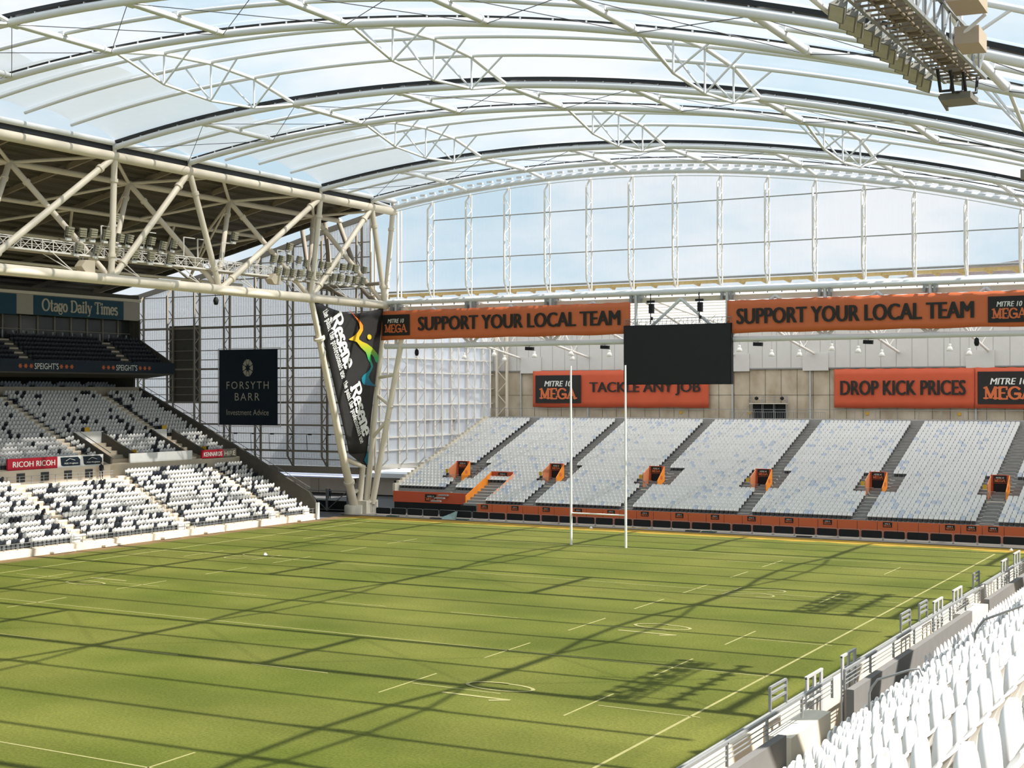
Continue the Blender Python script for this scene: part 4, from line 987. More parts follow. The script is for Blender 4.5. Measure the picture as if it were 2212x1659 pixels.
# roof of the end stand with white trusses
er = struct(MB().prism([(-41, 19.6, 25.4), (-41, 50.6, 22.6), (-41, 50.6, 22.7), (-41, 19.6, 25.5)], (103, 0, 0)).build('roof_end_stand', ENDROOF))
m = MB()
for i in range(14): m.bar((-41, 20.5+2.2*i, 25.2-.198*i), (62, 20.5+2.2*i, 25.2-.198*i), .08, .16)
m.build('purlin', WFRAME, er)
for i in range(10):
    x = -35.9+10.3*i
    t = thing('roof_truss', 'white tubular truss under the roof of the end stand, %s from left' % ORD[i+1], 'roof truss', (x, 35, 22), 'end stand roof trusses')
    MB().tube([(x, 19.2, 25.0), (x, 49.8, 22.4)], .13, 8).build('top_chord', WFRAME, t)
    MB().tube([(x, 19.2, 24.9), (x, 40.8, 20.4), (x, 49.7, 19.1)], .16, 8).build('bottom_chord', WFRAME, t)
    for y, dx in ((36.5, -2.4), (36.5, 2.4), (40.8, -2.2), (40.8, 2.2), (40.8, -1.0), (40.8, 1.0), (45.5, 1.8), (45.5, -1.8)):
        zb_ = 24.9-(y-19.2)*.2083 if y < 40.8 else 20.4-(y-40.8)*.146
        MB().tube([(x, y, zb_), (x+dx, y+.6, 25-(y-19)*.085)], .075, 6).build('strut', WFRAME, t)
PD = [(-35.9, 19.0), (-31.5, 19.25), (-30, 18.6), (-25.7, 19.0), (-20.6, 19.2), (-20.4, 18.6), (-15.4, 19.0), (1.1, 19.3), (4.95, 18.7), (8.2, 18.65), (11.9, 19.25), (14.85, 18.95), (17.45, 18.5), (24.7, 19.0), (26.7, 18.5)]
for i, (x, z) in enumerate(PD):
    t = thing('pendant_lamp', 'white bell pendant lamp under the end stand roof, %s from left' % ORD[i+1], 'lamp', (x, 35, z), 'pendant lamps in the end stand')
    MB().lathe([(.0, .5), (.12, .5), (.16, .38), (.10, .26), (.22, .14), (.38, -.28), (.36, -.28), (.0, -.05)], (x, 35, z), 12).build('lamp_shade', LAMPW, t)
    MB().tube([(x, 35, z+.5), (x, 35, 24.1)], .02, 4).build('rod', GALV, t)
for i, (x, z, big) in enumerate(((-33.0, 19.0, 1), (-19.4, 19.35, 0), (-14.6, 19.35, 0), (4.5, 19.35, 0), (17.6, 19.25, 0), (30.0, 19.0, 1))):
    yy = 18.9
    X_ = {0: -32.6, 1: -17.6, 2: -8.3, 3: 9.0, 4: 20.3, 5: 30.6}[i]
    t = thing('loudspeaker', 'black %s hanging under the lower tube of the end truss, %s from left' % ('moving-head spotlight' if big else 'loudspeaker box', ORD[i+1]), 'loudspeaker' if not big else 'spotlight', (X_, yy, 19.4))
    if big: MB().lathe([(0, .0), (.12, -.02), (.22, -.2), (.25, -.5), (.16, -.78), (0, -.8)], (X_, yy, 19.5), 12).build('head', BLACKF, t)
    else: MB().bar((X_-.45, yy, 19.3), (X_+.45, yy, 19.25), .5, .38).build('cabinet', BLACKF, t)
    MB().tube([(X_, yy, 19.55), (X_, yy, 19.2)], .04, 5).build('bracket', GALV, t)

# ------------------------------------------------ banners, screen
def banner_cloth(name, x0, x1, y, z0, z1, m, parent, amp=.06, n=60):
    mb = MB(); rn = random.Random(int(x0*10)+7); ph = [rn.random()*6 for _ in range(4)]
    k = 7
    for i in range(n+1):
        for j in range(k):
            s = i/n; v = j/(k-1); x = x0+(x1-x0)*s
            yy = y+amp*(math.sin(x*1.1+ph[0])*.5+math.sin(x*2.7+ph[1]+v*2)*.3)*(.3+.7*abs(v-.5)*2)
            zz = z0+(z1-z0)*v+(-.07*abs(math.sin(PI*x/1.9)) if j == k-1 else 0)+(.04*math.sin(x*.9+ph[2]) if j == 0 else 0)
            mb.v.append((x, yy, zz))
    for i in range(n):
        for j in range(k-1): a = i*k+j; mb.f.append((a, a+k, a+k+1, a+1)); mb.m.append(0); mb.sm.append(True)
    o = mb.build(name, m, parent); so = o.modifiers.new('thickness', 'SOLIDIFY'); so.thickness = .02; return o
t = thing('long_banner', 'long orange banner reading SUPPORT YOUR LOCAL TEAM, left of the black screen', 'banner', (-21, 18.4, 20.6))
banner_cloth('cloth', -37.3, -5.05, 18.4, 20.6, 24.05, ORANGE2, t)
emblem(t, -37.05, 18.3, 21.1, 3.85, 2.45); text('lettering', 'SUPPORT YOUR LOCAL TEAM', INKK, t, (-32.05, 18.27, 21.6), 'S', 25.9, 1.6, .05)
t = thing('long_banner', 'long orange banner reading SUPPORT YOUR LOCAL TEAM, right of the black screen', 'banner', (21, 18.4, 20.5))
banner_cloth('cloth', 5.85, 38.6, 18.4, 20.45, 23.85, ORANGE2, t)
emblem(t, 31.75, 18.3, 20.85, 3.85, 2.45); text('lettering', 'SUPPORT YOUR LOCAL TEAM', INKK, t, (6.9, 18.27, 21.35), 'S', 23.6, 1.6, .05)
t = thing('wall_banner', 'orange banner reading TACKLE ANY JOB on the concrete back wall', 'banner', (-21, 49.5, 12.4))
banner_cloth('cloth', -33.8, -8.35, 49.5, 12.4, 17.35, ORANGE3, t, .1)
emblem(t, -33.35, 49.36, 12.95, 6.9, 3.75); text('lettering', 'TACKLE ANY JOB', INKK, t, (-25.2, 49.34, 14.0), 'S', 15.8, 1.75, .035)
t = thing('wall_banner', 'orange banner reading DROP KICK PRICES on the concrete back wall', 'banner', (20, 49.5, 12.4))
banner_cloth('cloth', 7.85, 24.4, 49.5, 12.45, 17.2, ORANGE3, t, .1); banner_cloth('cloth', 24.45, 41.5, 49.5, 12.45, 17.2, ORANGE3, t, .1)
emblem(t, 24.75, 49.36, 12.95, 6.9, 3.75); text('lettering', 'DROP KICK PRICES', INKK, t, (8.65, 49.34, 14.0), 'S', 14.8, 1.75, .045)
t = thing('video_screen', 'large blank black video screen hung from the end truss', 'screen', (.35, 18.2, 15.25))
MB().box((-5.66, 18.0, 15.25), (6.35, 18.1, 21.45)).build('panel', SCREENB, t)
m = MB().box((-5.7, 18.1, 15.2), (6.4, 18.75, 21.5)); m.build('housing', BLACKF, t)
m = MB()
for i in range(26): m.bar((-5.6+.476*i, 18.3, 21.5), (-5.6+.476*i, 18.3, 22.15), .03, .03)
m.bar((-5.7, 18.3, 22.15), (6.3, 18.3, 22.15), .05, .05); m.bar((-5.7, 18.3, 21.8), (6.3, 18.3, 21.8), .03, .03)
for i in range(16): m.bar((-5.6+.76*i, 18.3, 21.5), (-5.2+.76*i, 18.3, 22.15), .025, .025)
m.build('guard_rail', GALV, t)
for i, x in enumerate((-2.55, 2.95)):
    t = thing('line_speaker', '%s black speaker hanging on a rod above the video screen' % ('left', 'right')[i], 'loudspeaker', (x, 18.4, 22.6))
    m = MB().tube([(x-.15, 18.4, 24.8), (x-.15, 18.4, 21.6)], .05, 6); m.build('rod', BLACKF, t)
    MB().box((x-.25, 18.1, 22.75), (x+.2, 18.6, 23.75)).build('cabinet', BLACKF, t)
    MB().box((x-.55, 18.25, 23.85), (x+.3, 18.5, 24.1)).build('bracket', BLACKF, t)
    MB().box((x-.05, 18.2, 22.0), (x+.1, 18.5, 22.35)).build('clamp', BLACKF, t)

# dark investment banner on the translucent wall
t = thing('hanging_banner', 'dark navy banner reading FORSYTH BARR on the translucent wall', 'banner', (-58, 19.1, 10.4))
MB().box((-62.75, 19.05, 10.4), (-53.35, 19.12, 19.85)).build('cloth', NAVY, t)
m = MB()
for z in (10.2, 20.0): m.bar((-63, 19.2, z), (-53, 19.2, z), .08, .08)
for x in (-63, -53): m.bar((x, 19.2, 10.2), (x, 19.2, 20.0), .08, .08)
m.build('frame', WFRAME, t)
em = MB(); cx, cz = -58.05, 17.55
for k in range(8):
    a0 = PI*k/4; P = lambda a, r: (cx+r*.86*math.cos(a), 19.02, cz+r*1.12*math.sin(a))
    em.prism([P(a0-PI/8+.07, 1.0), P(a0+PI/8-.07, 1.0), P(a0+PI/8-.04, .62), P(a0, .30), P(a0-PI/8+.04, .62)], (0, .02, 0))
em.build('emblem', INKC, t)
text('lettering', 'FORSYTH', INKC, t, (-61.5, 19.03, 14.9), 'S', 6.8, .95, .0, 0, 1.25); text('lettering', 'BARR', INKC, t, (-60.15, 19.03, 13.45), 'S', 4.0, .95, .0, 0, 1.25)
text('lettering', 'Investment Advice', INKC, t, (-61.5, 19.03, 11.6), 'S', 6.8, .72, .0)

# triangular paint banner on the column
t = thing('triangular_banner', 'black triangular banner with white lettering and rainbow ribbon figure on the column', 'banner', (-37, 12, 6))
def tb(px, py, off=.0):
    """banner plane: (px, py) measured on the banner from its upper left corner in metres; it leans with the column legs"""
    z = 24.45-py; x = -37.0-.165*(24.45-z)+.12+off; return (x, 4.95+px+.257*py, z)
mb = MB(); n = 14
for i in range(n+1):
    v = i/n; py = v*17.2 if i < n else 17.2
    l = .05+.343*py; r = 13.25-.215*py
    if py > 17.0: l = 5.9
    if py > 18.4: r = l+.4
    for j in range(9):
        s = j/8; sag = -.0; yy = l+(r-l)*s
        top = 1.1*math.sin(PI*s) if i == 0 else 0
        p = tb(yy, py+top*.9, .22*math.sin(s*7+v*3)*.3)
        mb.v.append(p)
for i in range(n):
    for j in range(8): a = i*9+j; mb.f.append((a, a+1, a+10, a+9)); mb.m.append(0); mb.sm.append(True)
o = len(mb.v); mb.v += [tb(5.95, 17.2), tb(9.55, 17.2), tb(9.45, 19.0)]; mb.f.append((o, o+1, o+2)); mb.m.append(0); mb.sm.append(False)
bk = mat('black_banner_cloth', (.022, .021, .021), .6, var=.25, scale=.8)
c_ = mb.build('cloth', bk, t); c_.modifiers.new('thickness', 'SOLIDIFY').thickness = .02
MB().poly([tb(8.8, 18.1, .1), tb(9.5, 17.0, .1), tb(9.8, 15.2, .1), tb(9.48, 18.8, .1)]).build('teal_corner', BLUE if 0 else mat('teal_print', (.0, .16, .24), .5), t)
def down(px0, py0, px1, py1, cap):
    """text line running down the cloth from (px0, py0) to (px1, py1), metres on the banner"""
    d = Vector((px1-px0, py1-py0)).normalized(); n_ = Vector((d.y, -d.x))
    def fn(u, v):
        q = Vector((px0, py0))+d*u+n_*v*cap; return tb(q.x, q.y, .09)
    return fn, Vector((px1-px0, py1-py0)).length
for bd, th, tn, tr in (((2.75, 1.7, 5.5, 7.45, 2.15), .22, .13, .0), ((6.3, 9.4, 8.75, 15.3, 1.95), .22, .13, .0)):
    fn, ln_ = down(*bd); serif('lettering', 'Resene', INKW, t, fn, th, tn, tr, ln_, (1, 0, 0))
for bd in ((1.45, 1.0, 4.75, 8.5, .95), (4.95, 8.9, 8.2, 16.1, .82)):
    fn, ln_ = down(*bd); serif('lettering', 'the paint the professionals use', INKW, t, fn, .17, .11, .08, ln_, (1, 0, 0))
RB = ramp_mat('rainbow_print', [(0, (.0, .10, .20)), (.25, (.0, .25, .28)), (.38, (.02, .36, .08)), (.5, (.35, .42, .02)), (.62, (.80, .45, .02)), (.78, (.85, .25, .02)), (1, (.75, .04, .03))], 'Z', 13.1, 23.6)
B_ = lambda px, py: ((px-676)/11.3, (py-655)/20.6)
OUT = [(1290,275),(1340,330),(1420,400),(1450,450),(1450,500),(1430,540),(1410,575),(1410,600),(1440,620),(1490,640),(1530,670),(1560,700),(1590,740),(1605,775),(1600,805),(1585,840),(1570,825),(1555,780),(1535,750),(1520,755),(1525,800),(1540,850),(1545,880),(1530,920),(1510,960),(1500,990),(1510,1020),(1530,1050),(1560,1075),(1580,1095),(1530,1085),(1480,1080),(1445,1070),(1430,1040),(1428,1005),(1445,975),(1480,945),(1510,915),(1525,880),(1515,840),(1495,800),(1485,760),(1475,730),(1450,705),(1425,680),(1405,650),(1385,625),(1350,615),(1315,610),(1310,600),(1340,580),(1370,555),(1400,520),(1420,480),(1415,440),(1390,390),(1365,345)]
mb = MB(); mb.poly([tb(*B_(450+x/4.424, 600+y/4.424), .10) for x, y in OUT])
# the ribbon keeps world heights, so shift the colour ramp by the thing's base
rbn = mb.build('ribbon_figure', RB, t)
for nd in RB.node_tree.nodes:
    if nd.type == 'MAP_RANGE': nd.inputs[1].default_value = 15.1-6; nd.inputs[2].default_value = 24.2-6
m = MB(); m.prism([tb(10.25+.42*math.cos(PI*k/8), 3.55+.3*math.sin(PI*k/8), .09) for k in range(16)], (.02, 0, 0)); m.build('yellow_dot', mat('yellow_print', (.75, .48, .03), .5), t)


# ================================================================== FLOODLIGHTS UNDER THE LEFT ROOF
t = thing('floodlight_gantry', 'white lattice floodlight gantry slung inside the left roof truss', 'gantry', (-38.2, -10, 26.6))
gx0, gx1, gz0, gz1 = -38.9, -37.6, 26.75, 27.75
for x in (gx0, gx1):
    m = MB()
    for z in (gz0, gz1): m.bar((x, -60, z), (x, 15.6, z), .14 if z == gz0 else .09, .16 if z == gz0 else .09)
    m.bar((x, -60, gz0+.5), (x, 15.6, gz0+.5), .04, .04)
    for i in range(63):
        y = -60+1.2*i; m.bar((x, y, gz0), (x, y, gz1), .06, .06); m.bar((x, y, gz0 if i % 2 else gz1), (x, y+1.2, gz1 if i % 2 else gz0), .05, .05)
    m.build('lattice_side', WFRAME, t)
MB().box((gx0, -60, gz0-.12), (gx1, 15.6, gz0-.02)).build('deck', mat('grating', (.45, .41, .33), .6), t)
m = MB()
for i in range(9):
    y = -56+8.2*i; m.tube([(gx0, y, gz0), (XL-.2, y+2.2, ZB+.4)], .05, 5); m.tube([(gx1, y, gz0), (XL-.2, y+2.2, ZB+.4)], .05, 5)
m.build('hanger', WFRAME, t)
def floodlight_proto():
    t = thing('floodlight', 'x', 'floodlight', (0, 0, 0), 'floodlights under the left roof')
    m = MB()
    for k in range(4):
        z = .08+.2*k; m.prism([(.05, -.3, z), (.32, -.3, z+.02), (.32, -.3, z+.17), (.0, -.3, z+.17)], (0, .6, 0))
    m.build('louvre', LOUV, t)
    m = MB().box((-.22, -.27, .05), (.06, .27, .85)); m.build('casing', FLOODC, t)
    m = MB(); m.bar((-.1, -.33, -.12), (-.1, -.33, .5), .05, .05); m.bar((-.1, .33, -.12), (-.1, .33, .5), .05, .05); m.bar((-.1, -.33, -.12), (-.1, .33, -.12), .06, .06); m.build('yoke', GALV, t)
    MB().box((-.1, -.25, -.36), (.2, .25, -.14)).build('ballast_box', LAMPW, t)
    return t
fp = floodlight_proto(); used = [0]
def flood(x, y, z, rz, tilt, label):
    o = fp if not used[0] else copy_tree(fp); used[0] = 1
    o.location = (x, y, z); o.rotation_euler = (0, tilt, rz); o['label'] = label; return o
rnd = random.Random(3)
for nm, ya, yb, nu, nl in (('left', -29.6, -16.6, 10, 6), ('right', -1.6, 14.8, 13, 12)):
    for k in range(nu): flood(-37.35, ya+(yb-ya)*k/(nu-1)+rnd.uniform(-.2, .2), gz1+.42+rnd.uniform(-.12, .25), rnd.uniform(-.5, .5), .25, '%s floodlight from left in the upper row of the %s lamp cluster' % (ORD[k+1], nm))
    for k in range(nl): flood(-37.25, ya+(yb-ya)*(k+.3)/(nl-.4)+rnd.uniform(-.15, .15), gz0+.15, rnd.uniform(-.5, .5), .25, '%s floodlight from left in the lower row of the %s lamp cluster' % (ORD[k+1], nm))
flood(-37.6, -7.5, 30.0, 0, .25, 'lone floodlight on a tall bracket between the two lamp clusters'); flood(-37.6, -24.0, 30.1, 0, .25, 'lone floodlight on a tall bracket above the left lamp cluster'); flood(-37.6, 1.4, 29.7, 0, .25, 'lone floodlight on a tall bracket above the right lamp cluster')
m = MB()
for y in (-25.4, -9, -.2, -20, -12.6, -14.6): m.bar((-37.8, y, gz1), (-37.8, y, gz1+1.9), .1, .1); m.bar((-37.8, y, gz1+1.9), (-37.8, y+1.6, gz1+1.9), .08, .08)
m.build('lamp_frame', WFRAME, t)
for i, (y, z) in enumerate(((-27.6, 25.2), (-1.3, 25.9))):
    s_ = thing('loudspeaker', 'beige horn loudspeaker under the floodlight gantry, %s one' % ('left', 'right')[i], 'loudspeaker', (-37.6, y, z))
    MB().prism([(-37.9, y-.9, z+.5), (-37.9, y-.4, z), (-37.9, y+.7, z), (-37.9, y+.7, z+1.1), (-37.9, y-.4, z+1.1)], (.9, 0, 0)).build('cabinet', mat('beige_speaker', (.52, .45, .34), .6), s_)
    m = MB(); m.bar((-37.6, y-.2, z+1.1), (-37.6, y-.2, gz0), .05, .05); m.bar((-37.6, y+.5, z+1.1), (-37.6, y+.5, gz0), .05, .05); m.build('hanger', GALV, s_)
tag(MB().lathe([(0, .25), (.18, .2), (.28, -.1), (.2, -.5), (0, -.55)], (-37.2, -10.6, 23.75), 10).tube([(-37.1, -10.9, 24.5), (-37.2, -10.6, 23.9)], .03, 5).build('spotlight', BLACKF), 'small dark spotlight hanging below the huge lower tube of the edge truss', 'spotlight')

# ================================================================== GANTRY UNDER THE RIGHT SIDE OF THE ROOF
GXc, GZc = 48.3, 24.0
def gantry_body(t, yc):
    y0, y1 = yc-5.4, yc+5.4
    for x in (GXc-.6, GXc+.6):
        m = MB()
        for z in (GZc, GZc+.9): m.bar((x, y0, z), (x, y1, z), .1, .1)
        for i in range(11):
            y = y0+.98*i; m.bar((x, y, GZc), (x, y+.98, GZc+.9), .05, .05); m.bar((x, y, GZc), (x, y, GZc+.9), .05, .05)
        m.build('lattice_side', GALV, t)
    m = MB()
    for i in range(23): m.bar((GXc-.6, y0+.49*i, GZc), (GXc+.6, y0+.49*i, GZc), .07, .05)
    for x in (-.2, .2): m.bar((GXc+x, y0, GZc), (GXc+x, y1, GZc), .06, .05)
    for i in range(6): m.box((GXc-.3, y0+.5+1.8*i, GZc+.05), (GXc+.25, y0+1.3+1.8*i, GZc+.5))
    m.build('deck', mat('brown_grating', (.20, .165, .12), .6, var=.3, scale=8), t)
    m = MB()
    for y in (y0+.6, yc, y1-.6): m.tube([(GXc, y, GZc), (GXc, y, zr(GXc)+.1)], .06, 6)
    m.build('hanger', STEEL, t)
def square_lamp():
    t = thing('floodlight', 'x', 'floodlight', (0, 0, 0), 'square floodlights on the hanging gantry')
    MB().box((-.18, -.2, -.05), (.18, .2, 0)).build('lens', LOUV, t)
    MB().prism([(-.22, -.23, -.03), (.22, -.23, -.03), (.12, -.23, .3), (-.12, -.23, .3)], (0, .46, 0)).build('casing', FLOODC, t)
    m = MB(); m.bar((-.05, -.27, .1), (-.05, -.27, .5), .05, .04); m.bar((-.05, .27, .1), (-.05, .27, .5), .05, .04); m.bar((-.05, -.27, .5), (-.05, .27, .5), .05, .04); m.build('yoke', GALV, t)
    return t
t = thing('lighting_gantry', 'brown lattice lighting gantry hanging from the roof, cut by the top edge', 'gantry', (GXc, -79, GZc))
gantry_body(t, -79)
m = MB(); m.tube([(GXc-1.25, -86, GZc-.1), (GXc-1.25, -80.2, GZc-.15), (GXc-.75, -77.6, GZc-.2)], .085, 9); m.build('pipe', STEEL, t)
m = MB(); m.tube([(GXc+.5, -80.5, GZc+1.6), (GXc+1.3, -79.2, GZc+1.2), (GXc+1.5, -78.4, GZc+.7), (GXc+.6, -78.2, GZc+.1)], .06, 8); m.build('bent_pipe', STEEL, t)
sq = square_lamp()
for k in range(12):
    o = sq if k == 0 else copy_tree(sq); o.location = (GXc-.92, -84.2+.82*k+(.16 if k % 2 else 0), GZc-.3); o.rotation_euler = (-.85, .4, 0); o['label'] = '%s square floodlight from the top edge on the hanging gantry' % ORD[k+1]
for i, (y, z, dx, k) in enumerate(((-79.6, 24.75, 1.15, 1.0), (-78.0, 24.0, .95, .8))):
    s_ = thing('loudspeaker', '%s brown box loudspeaker beside the hanging gantry at upper right' % ('upper', 'lower')[i], 'loudspeaker', (GXc+dx, y, z))
    MB().prism([(GXc+dx-.35*k, y-.45*k, z), (GXc+dx-.25*k, y+.4*k, z-.2*k), (GXc+dx-.25*k, y+.4*k, z+.4*k), (GXc+dx-.35*k, y-.45*k, z+.6*k)], (.8*k, .1, 0)).build('cabinet', mat('brown_speaker', (.40, .33, .25), .6), s_)
    MB().bar((GXc+.3, y, z+.2), (GXc+dx-.3, y, z+.2), .06, .06).build('bracket', GALV, s_)
m = MB()
for k in range(3): m.tube([(GXc+.3*k-.4, -75.6+.35*k, GZc), (GXc+.3*k-.4, -75.2+.35*k, GZc-.6), (GXc+.3*k-.2, -74.7+.35*k, GZc-.5), (GXc+.3*k-.2, -74.5+.35*k, GZc)], .05, 6)
tag(m.build('cable_loop', RUBBER), 'black cable loops at the lower end of the hanging gantry', 'cable')
m = MB(); m.box((GXc-.55, -74.6, GZc-.75), (GXc+.35, -73.4, GZc-.55)); m.bar((GXc-.6, -74.4, GZc-.6), (GXc-.6, -73.3, GZc-.8), .08, .08); m.bar((GXc, -74, GZc-.6), (GXc, -74, GZc), .05, .05)
tag(m.build('cable_tray', FLOODC), 'grey cable tray below the lower end of the hanging gantry', 'tray')
for yc in (-49.3, -19.5):
    t = thing('lighting_gantry', 'lattice lighting gantry beyond the right edge, shading the grass %s' % ('before the ten metre number' if yc < -30 else 'beside the far twenty-two'), 'gantry', (GXc, yc, GZc))
    gantry_body(t, yc)
    for k in range(9):
        for dx in (-1.25, 2.1): MB().box((GXc+dx-.3, yc-5.2+1.28*k, GZc-.4), (GXc+dx+.3, yc-4.8+1.28*k, GZc)).build('lamp_head', FLOODC, t)
    MB().bar((GXc+2.3, yc-5.4, GZc+.1), (GXc+2.3, yc+5.4, GZc+.1), .2, .2).build('rail', GALV, t)
    for q in (yc-4, yc+4): MB().bar((GXc+.5, q, GZc+.1), (GXc+2.3, q, GZc+.1), .1, .1).build('arm', GALV, t)

# ================================================================== NEAR STAND
NX = lambda i: 47.95+.8*i; NZ = lambda i: 5.9+.608*i
PRO = [(47.2, 4.6)]
for i in range(14): PRO += [(47.5+.8*i, NZ(i)), (48.3+.8*i, NZ(i))]
PRO = [(47.2, 4.2), (47.2, 5.9)]+PRO[1:]+[(60, 13.8), (60, 4.2)]
ns = struct(MB().prism([(x, -125, z) for x, z in PRO], (0, 140, 0)).build('floor_near_stand', CONC))
struct(MB().box((45.2, -125, 0), (60, 15, 4.25)).build('floor_near_walkway', CONC))
wn = struct(MB().box((44.95, -125, 0), (45.25, 14, 5.86)).build('wall_near_front', CREAM))
m = MB(); m.tube([(45.1, -125, 5.97), (45.1, 14, 5.97)], .035, 6)
for i in range(56): m.tube([(45.1, -124+2.45*i, 5.85), (45.1, -124+2.45*i, 5.97)], .025, 5)
tag(m.build('hand_rail', GALV), 'thin steel rail along the top of the near cream wall', 'railing')
AY = [-85.5, -70.6]
for k, (y0, y1) in enumerate(((-125, -87.4), (-81.9, -66.8), (-63.7, 14))):
    tag(MB().box((46.9, y0, 4.3), (47.1, y1, 6.62)).build('parapet_panel', PANELG), 'grey board parapet before the near seats, %s section from the camera' % ORD[k+1], 'parapet', 'grey parapets of the near stand')
for k, (y0, y1) in enumerate(((-87.0, -83.9), (-66.7, -63.8))):
    tag(MB().box((46.45, y0, 4.3), (47.08, y1, 6.46)).build('pier', PIERC), '%s pale concrete pier between the grey parapets' % ('near', 'far')[k], 'pier')
for k, (y0, y1) in enumerate(((-98, -83.0), (-81.9, -64.2), (-63.2, -38), (-37, 10))):
    m = MB(); n = int((y1-y0)/2.4)
    m.bar((46.85, y0, 7.1), (46.85, y1, 7.1), .06, .07)
    for z in (6.95, 6.84, 6.74): m.bar((46.85, y0, z), (46.85, y1, z), .02, .02)
    for i in range(n+1): m.bar((46.85, y0+(y1-y0)*i/n, 6.6), (46.85, y0+(y1-y0)*i/n, 7.1), .05, .06)
    tag(m.build('balustrade', GALV), 'steel balustrade on the near grey parapet, %s length from the camera' % ORD[k+1], 'railing', 'balustrades of the near stand')
for k, (y0, y1, z1) in enumerate(((-83.35, -82.15, 7.12), (-80.2, -79.0, 7.14), (-69.2, -68.0, 7.18), (-66.1, -64.8, 7.18), (-56.7, -55.4, 7.24), (-53.8, -52.5, 7.27))):
    m = MB(); 
    for y in (y0, (y0+y1)/2, y1): m.box((46.28, y-.09, 4.25), (46.33, y+.09, z1))
    m.bar((46.3, y0-.09, z1), (46.3, y1+.09, z1), .07, .06); m.bar((46.3, y0, z1-.62), (46.3, y1, z1-.62), .05, .05)
    tag(m.build('stair_barrier', mat('grey_steel_post', (.42, .42, .41), .5)), 'grey three-post barrier standing up behind the near cream wall, %s from the camera' % ORD[k+1], 'barrier', 'three-post barriers of the near stand')
for k, (y0, y1) in enumerate(((-82.7, -81.4), (-68.9, -67.6), (-56.5, -55.3), (-71.8+5.6, -65.0))):
    m = MB(); 
    for y in (y0, y1): m.bar((45.1, y, 5.5), (45.1, y, 6.62), .07, .07)
    for z in (6.62, 6.46, 6.27): m.bar((45.1, y0, z), (45.1, y1, z), .06, .06)
    tag(m.build('small_gate', GALV), 'small steel gate on the near cream wall, %s from the camera' % ORD[k+1], 'gate', 'small gates on the near wall')
# seats of the near stand, each with its own parts
sp = thing('stadium_seat', 'x', 'seat', (0, 0, 0), 'white tip-up seats of the near stand')
b = MB(); zs = [.12, .28, .42, .56, .68, .78, .83]; xs = [.10, .035, .01, .025, .06, .105, .145]; ws = [.15, .155, .16, .175, .20, .235, .245]
nv = 7
for side in (0, 1):
    for z, x, w in zip(zs, xs, ws):
        for j in range(nv):
            s = -1+2*j/(nv-1); b.v.append((x-.035*(s*s)+(.028 if side else 0), s*w, z-.02*(s*s) if z > .7 else z))
K = len(zs)
for i in range(K-1):
    for j in range(nv-1):
        a = i*nv+j; b.f.append((a, a+nv, a+nv+1, a+1)); b.f.append((a+K*nv, a+K*nv+1, a+K*nv+nv+1, a+K*nv+nv)); b.m += [0, 0]; b.sm += [True, True]
for j in range(nv-1):
    for i in (0, K-1): a = i*nv+j; b.f.append((a, a+1, a+1+K*nv, a+K*nv)); b.m.append(0); b.sm.append(False)
for i in range(K-1):
    for j in (0, nv-1): a = i*nv+j; b.f.append((a, a+nv, a+nv+K*nv, a+K*nv)); b.m.append(0); b.sm.append(False)
for z, xx in ((.36, .035), (.47, .03), (.58, .05)): b.box((xx, -.014, z-.012), (xx+.022, .014, z+.012))
b.build('backrest', WPLAST, sp)
p = MB(); N = 16; R_ = []
def pan(s_, k, dx):
    for j in range(N):
        a = 2*PI*j/N; y = .175*k*math.copysign(abs(math.cos(a))**.8, math.cos(a)); u = .235*k*math.copysign(abs(math.sin(a))**.85, math.sin(a))
        p.v.append((-.02+.01*(u+.25)/.5+dx, y, u+.235))
pan(0, 1, 0); pan(0, .93, .006); pan(0, .82, -.008); pan(0, .4, -.02); pan(1, 1, -.03); pan(1, .8, -.055)
def ring(a, b_):
    for j in range(N): p.f.append((a*N+j, a*N+(j+1) % N, b_*N+(j+1) % N, b_*N+j)); p.m.append(0); p.sm.append(True)
ring(0, 1); ring(1, 2); ring(2, 3); ring(4, 0); ring(5, 4)
p.f.append(tuple(range(3*N, 4*N))); p.f.append(tuple(range(6*N-1, 5*N-1, -1))); p.m += [0, 0]; p.sm += [True, True]
po = p.build('seat_pan', WPLAST, sp); po.location = (0, 0, .42)
k_ = MB().box((-.16, -.20, .36), (.0, .20, .42)); k_.box((-.03, -.03, .02), (.05, .03, .40)); k_.box((-.1, -.08, 0), (.09, .08, .03)); k_.build('bracket', BRKT, sp)
rnd = random.Random(21); first = True
def near_label(i, n, side): return '%s white tip-up seat %s the stair hoops, %s row up from near parapet' % (ORD[n], side, ORD[i+1])
placed = []
for i in range(13):
    ymin = -90.5-2.1*i; ymax = -60.0-5.0*i
    y0 = -90.0
    for n in range(60):
        for sgn, side in ((1, 'beyond'), (-1, 'before')):
            y = y0+sgn*(.82+.5*n)
            if i == 0 and y < -87.6: continue
            if ymin-1.2 < y < ymax+1.6: placed.append((i, n+1, side, y))
placed.sort(key=lambda q: (NX(q[0])-57.3)**2+(q[3]+118.1)**2)
for i, n, side, y in placed[:300]:
    o = sp if first else copy_tree(sp); first = False
    o.location = (NX(i)+.12, y, NZ(i)); o['label'] = near_label(i, n, side)
    for ch in o.children:
        if ch.name.startswith('seat_pan'): ch.rotation_euler = (rnd.uniform(-.03, .03), rnd.uniform(-.10, .06), rnd.uniform(-.04, .04))
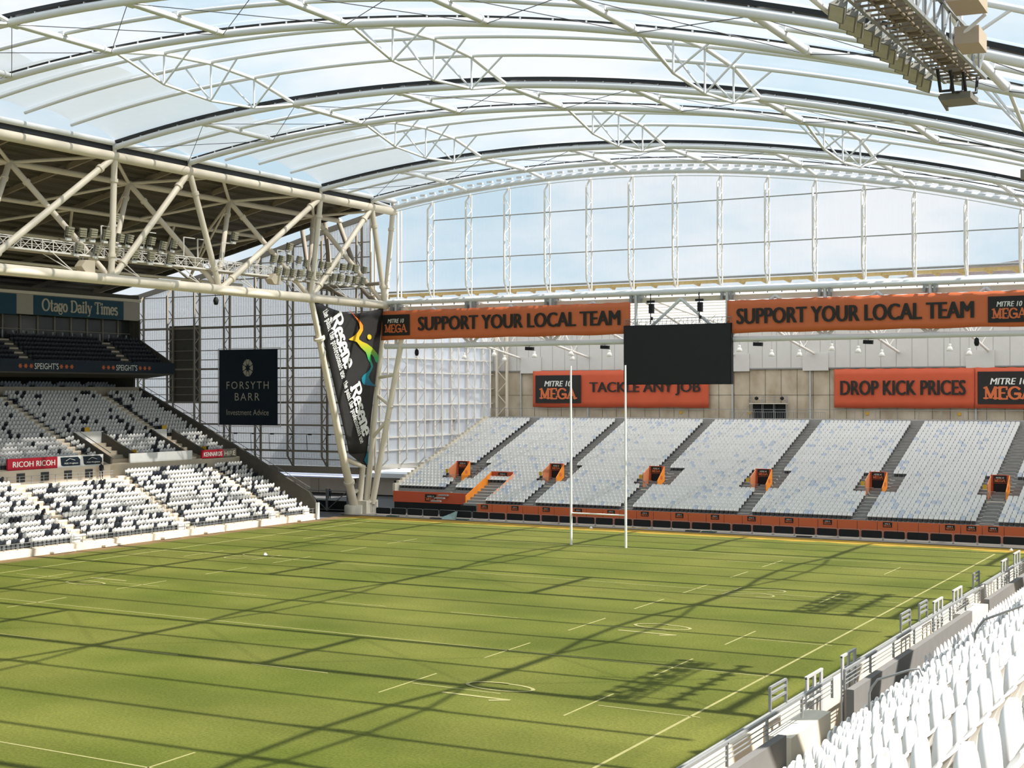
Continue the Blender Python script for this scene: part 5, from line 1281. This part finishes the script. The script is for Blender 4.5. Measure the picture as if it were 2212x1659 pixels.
rest = [(NX(i)+.12, y, NZ(i), 0) for i, n, side, y in placed[300:]]
if rest:
    q = MB(); q.v = [(-x, y, z) for x, y, z in v_.v]; q.f = [tuple(reversed(f)) for f in v_.f]; q.m = v_.m
    o = tile('seating', q.v, q.f, q.m, rest, [WPLAST, BRKT, WPLAST]); tag(o, 'farthest white tip-up seats of the near stand', 'seats', kind='stuff')
m = MB()
for i in range(14):
    m.box((47.5+.8*i, -90.48, NZ(i)), (47.9+.8*i, -89.52, NZ(i)+.3))
m.build('step', CONC, ns)
for k, (xa, xb, ta, tb_) in enumerate(((49.69, 50.78, 8.55, 8.98), (51.75, 52.9, 9.9, 10.42))):
    zf = lambda x: NZ(int((x-47.55)/.8))
    za, zb_ = zf(xa), zf(xb)
    pts = [(xa, -90, za), (xa, -90, ta-.22)]
    A, B = Vector((xa, -90, ta)), Vector((xb, -90, tb_)); d = (B-A).normalized()
    pts += [A+Vector((0, 0, -.12))+d*.05, A+d*.18, B-d*.3, B-d*.1+Vector((0, 0, -.03)), B+Vector((0, 0, -.28)), (xb, -90, zb_)]
    tag(MB().tube(pts, .024, 8).build('stair_hoop', GALV), 'grey tubular hoop rail rising among the near white seats, %s one' % ('lower', 'upper')[k], 'handrail', 'hoop rails of the near stand')

# ================================================================== HILL AND TREES BEYOND THE END WALL
hb = MB(); rnd = random.Random(9); xs_ = [-420+i*9 for i in range(90)]
for i, x in enumerate(xs_):
    h = float(np.interp(x, [-420, -250, -130, -105, -80, -36, 60, 380], [20, 32, 52, 58.2, 61.5, 66, 74, 90]))+rnd.uniform(-.5, .5)
    for yy, k in ((330, 0.0), (400, .62), (455, 1.0), (560, 1.05)): hb.v.append((x, yy, -1+(h+1)*k+rnd.uniform(-.4, .4)*k))
for i in range(len(xs_)-1):
    for j in range(3): a = i*4+j; hb.f.append((a, a+4, a+5, a+1)); hb.m.append(0); hb.sm.append(True)
struct(hb.build('hill', mat('hill_scrub', (.09, .062, .062), .95, var=.7, scale=.12)))

fit_texts()
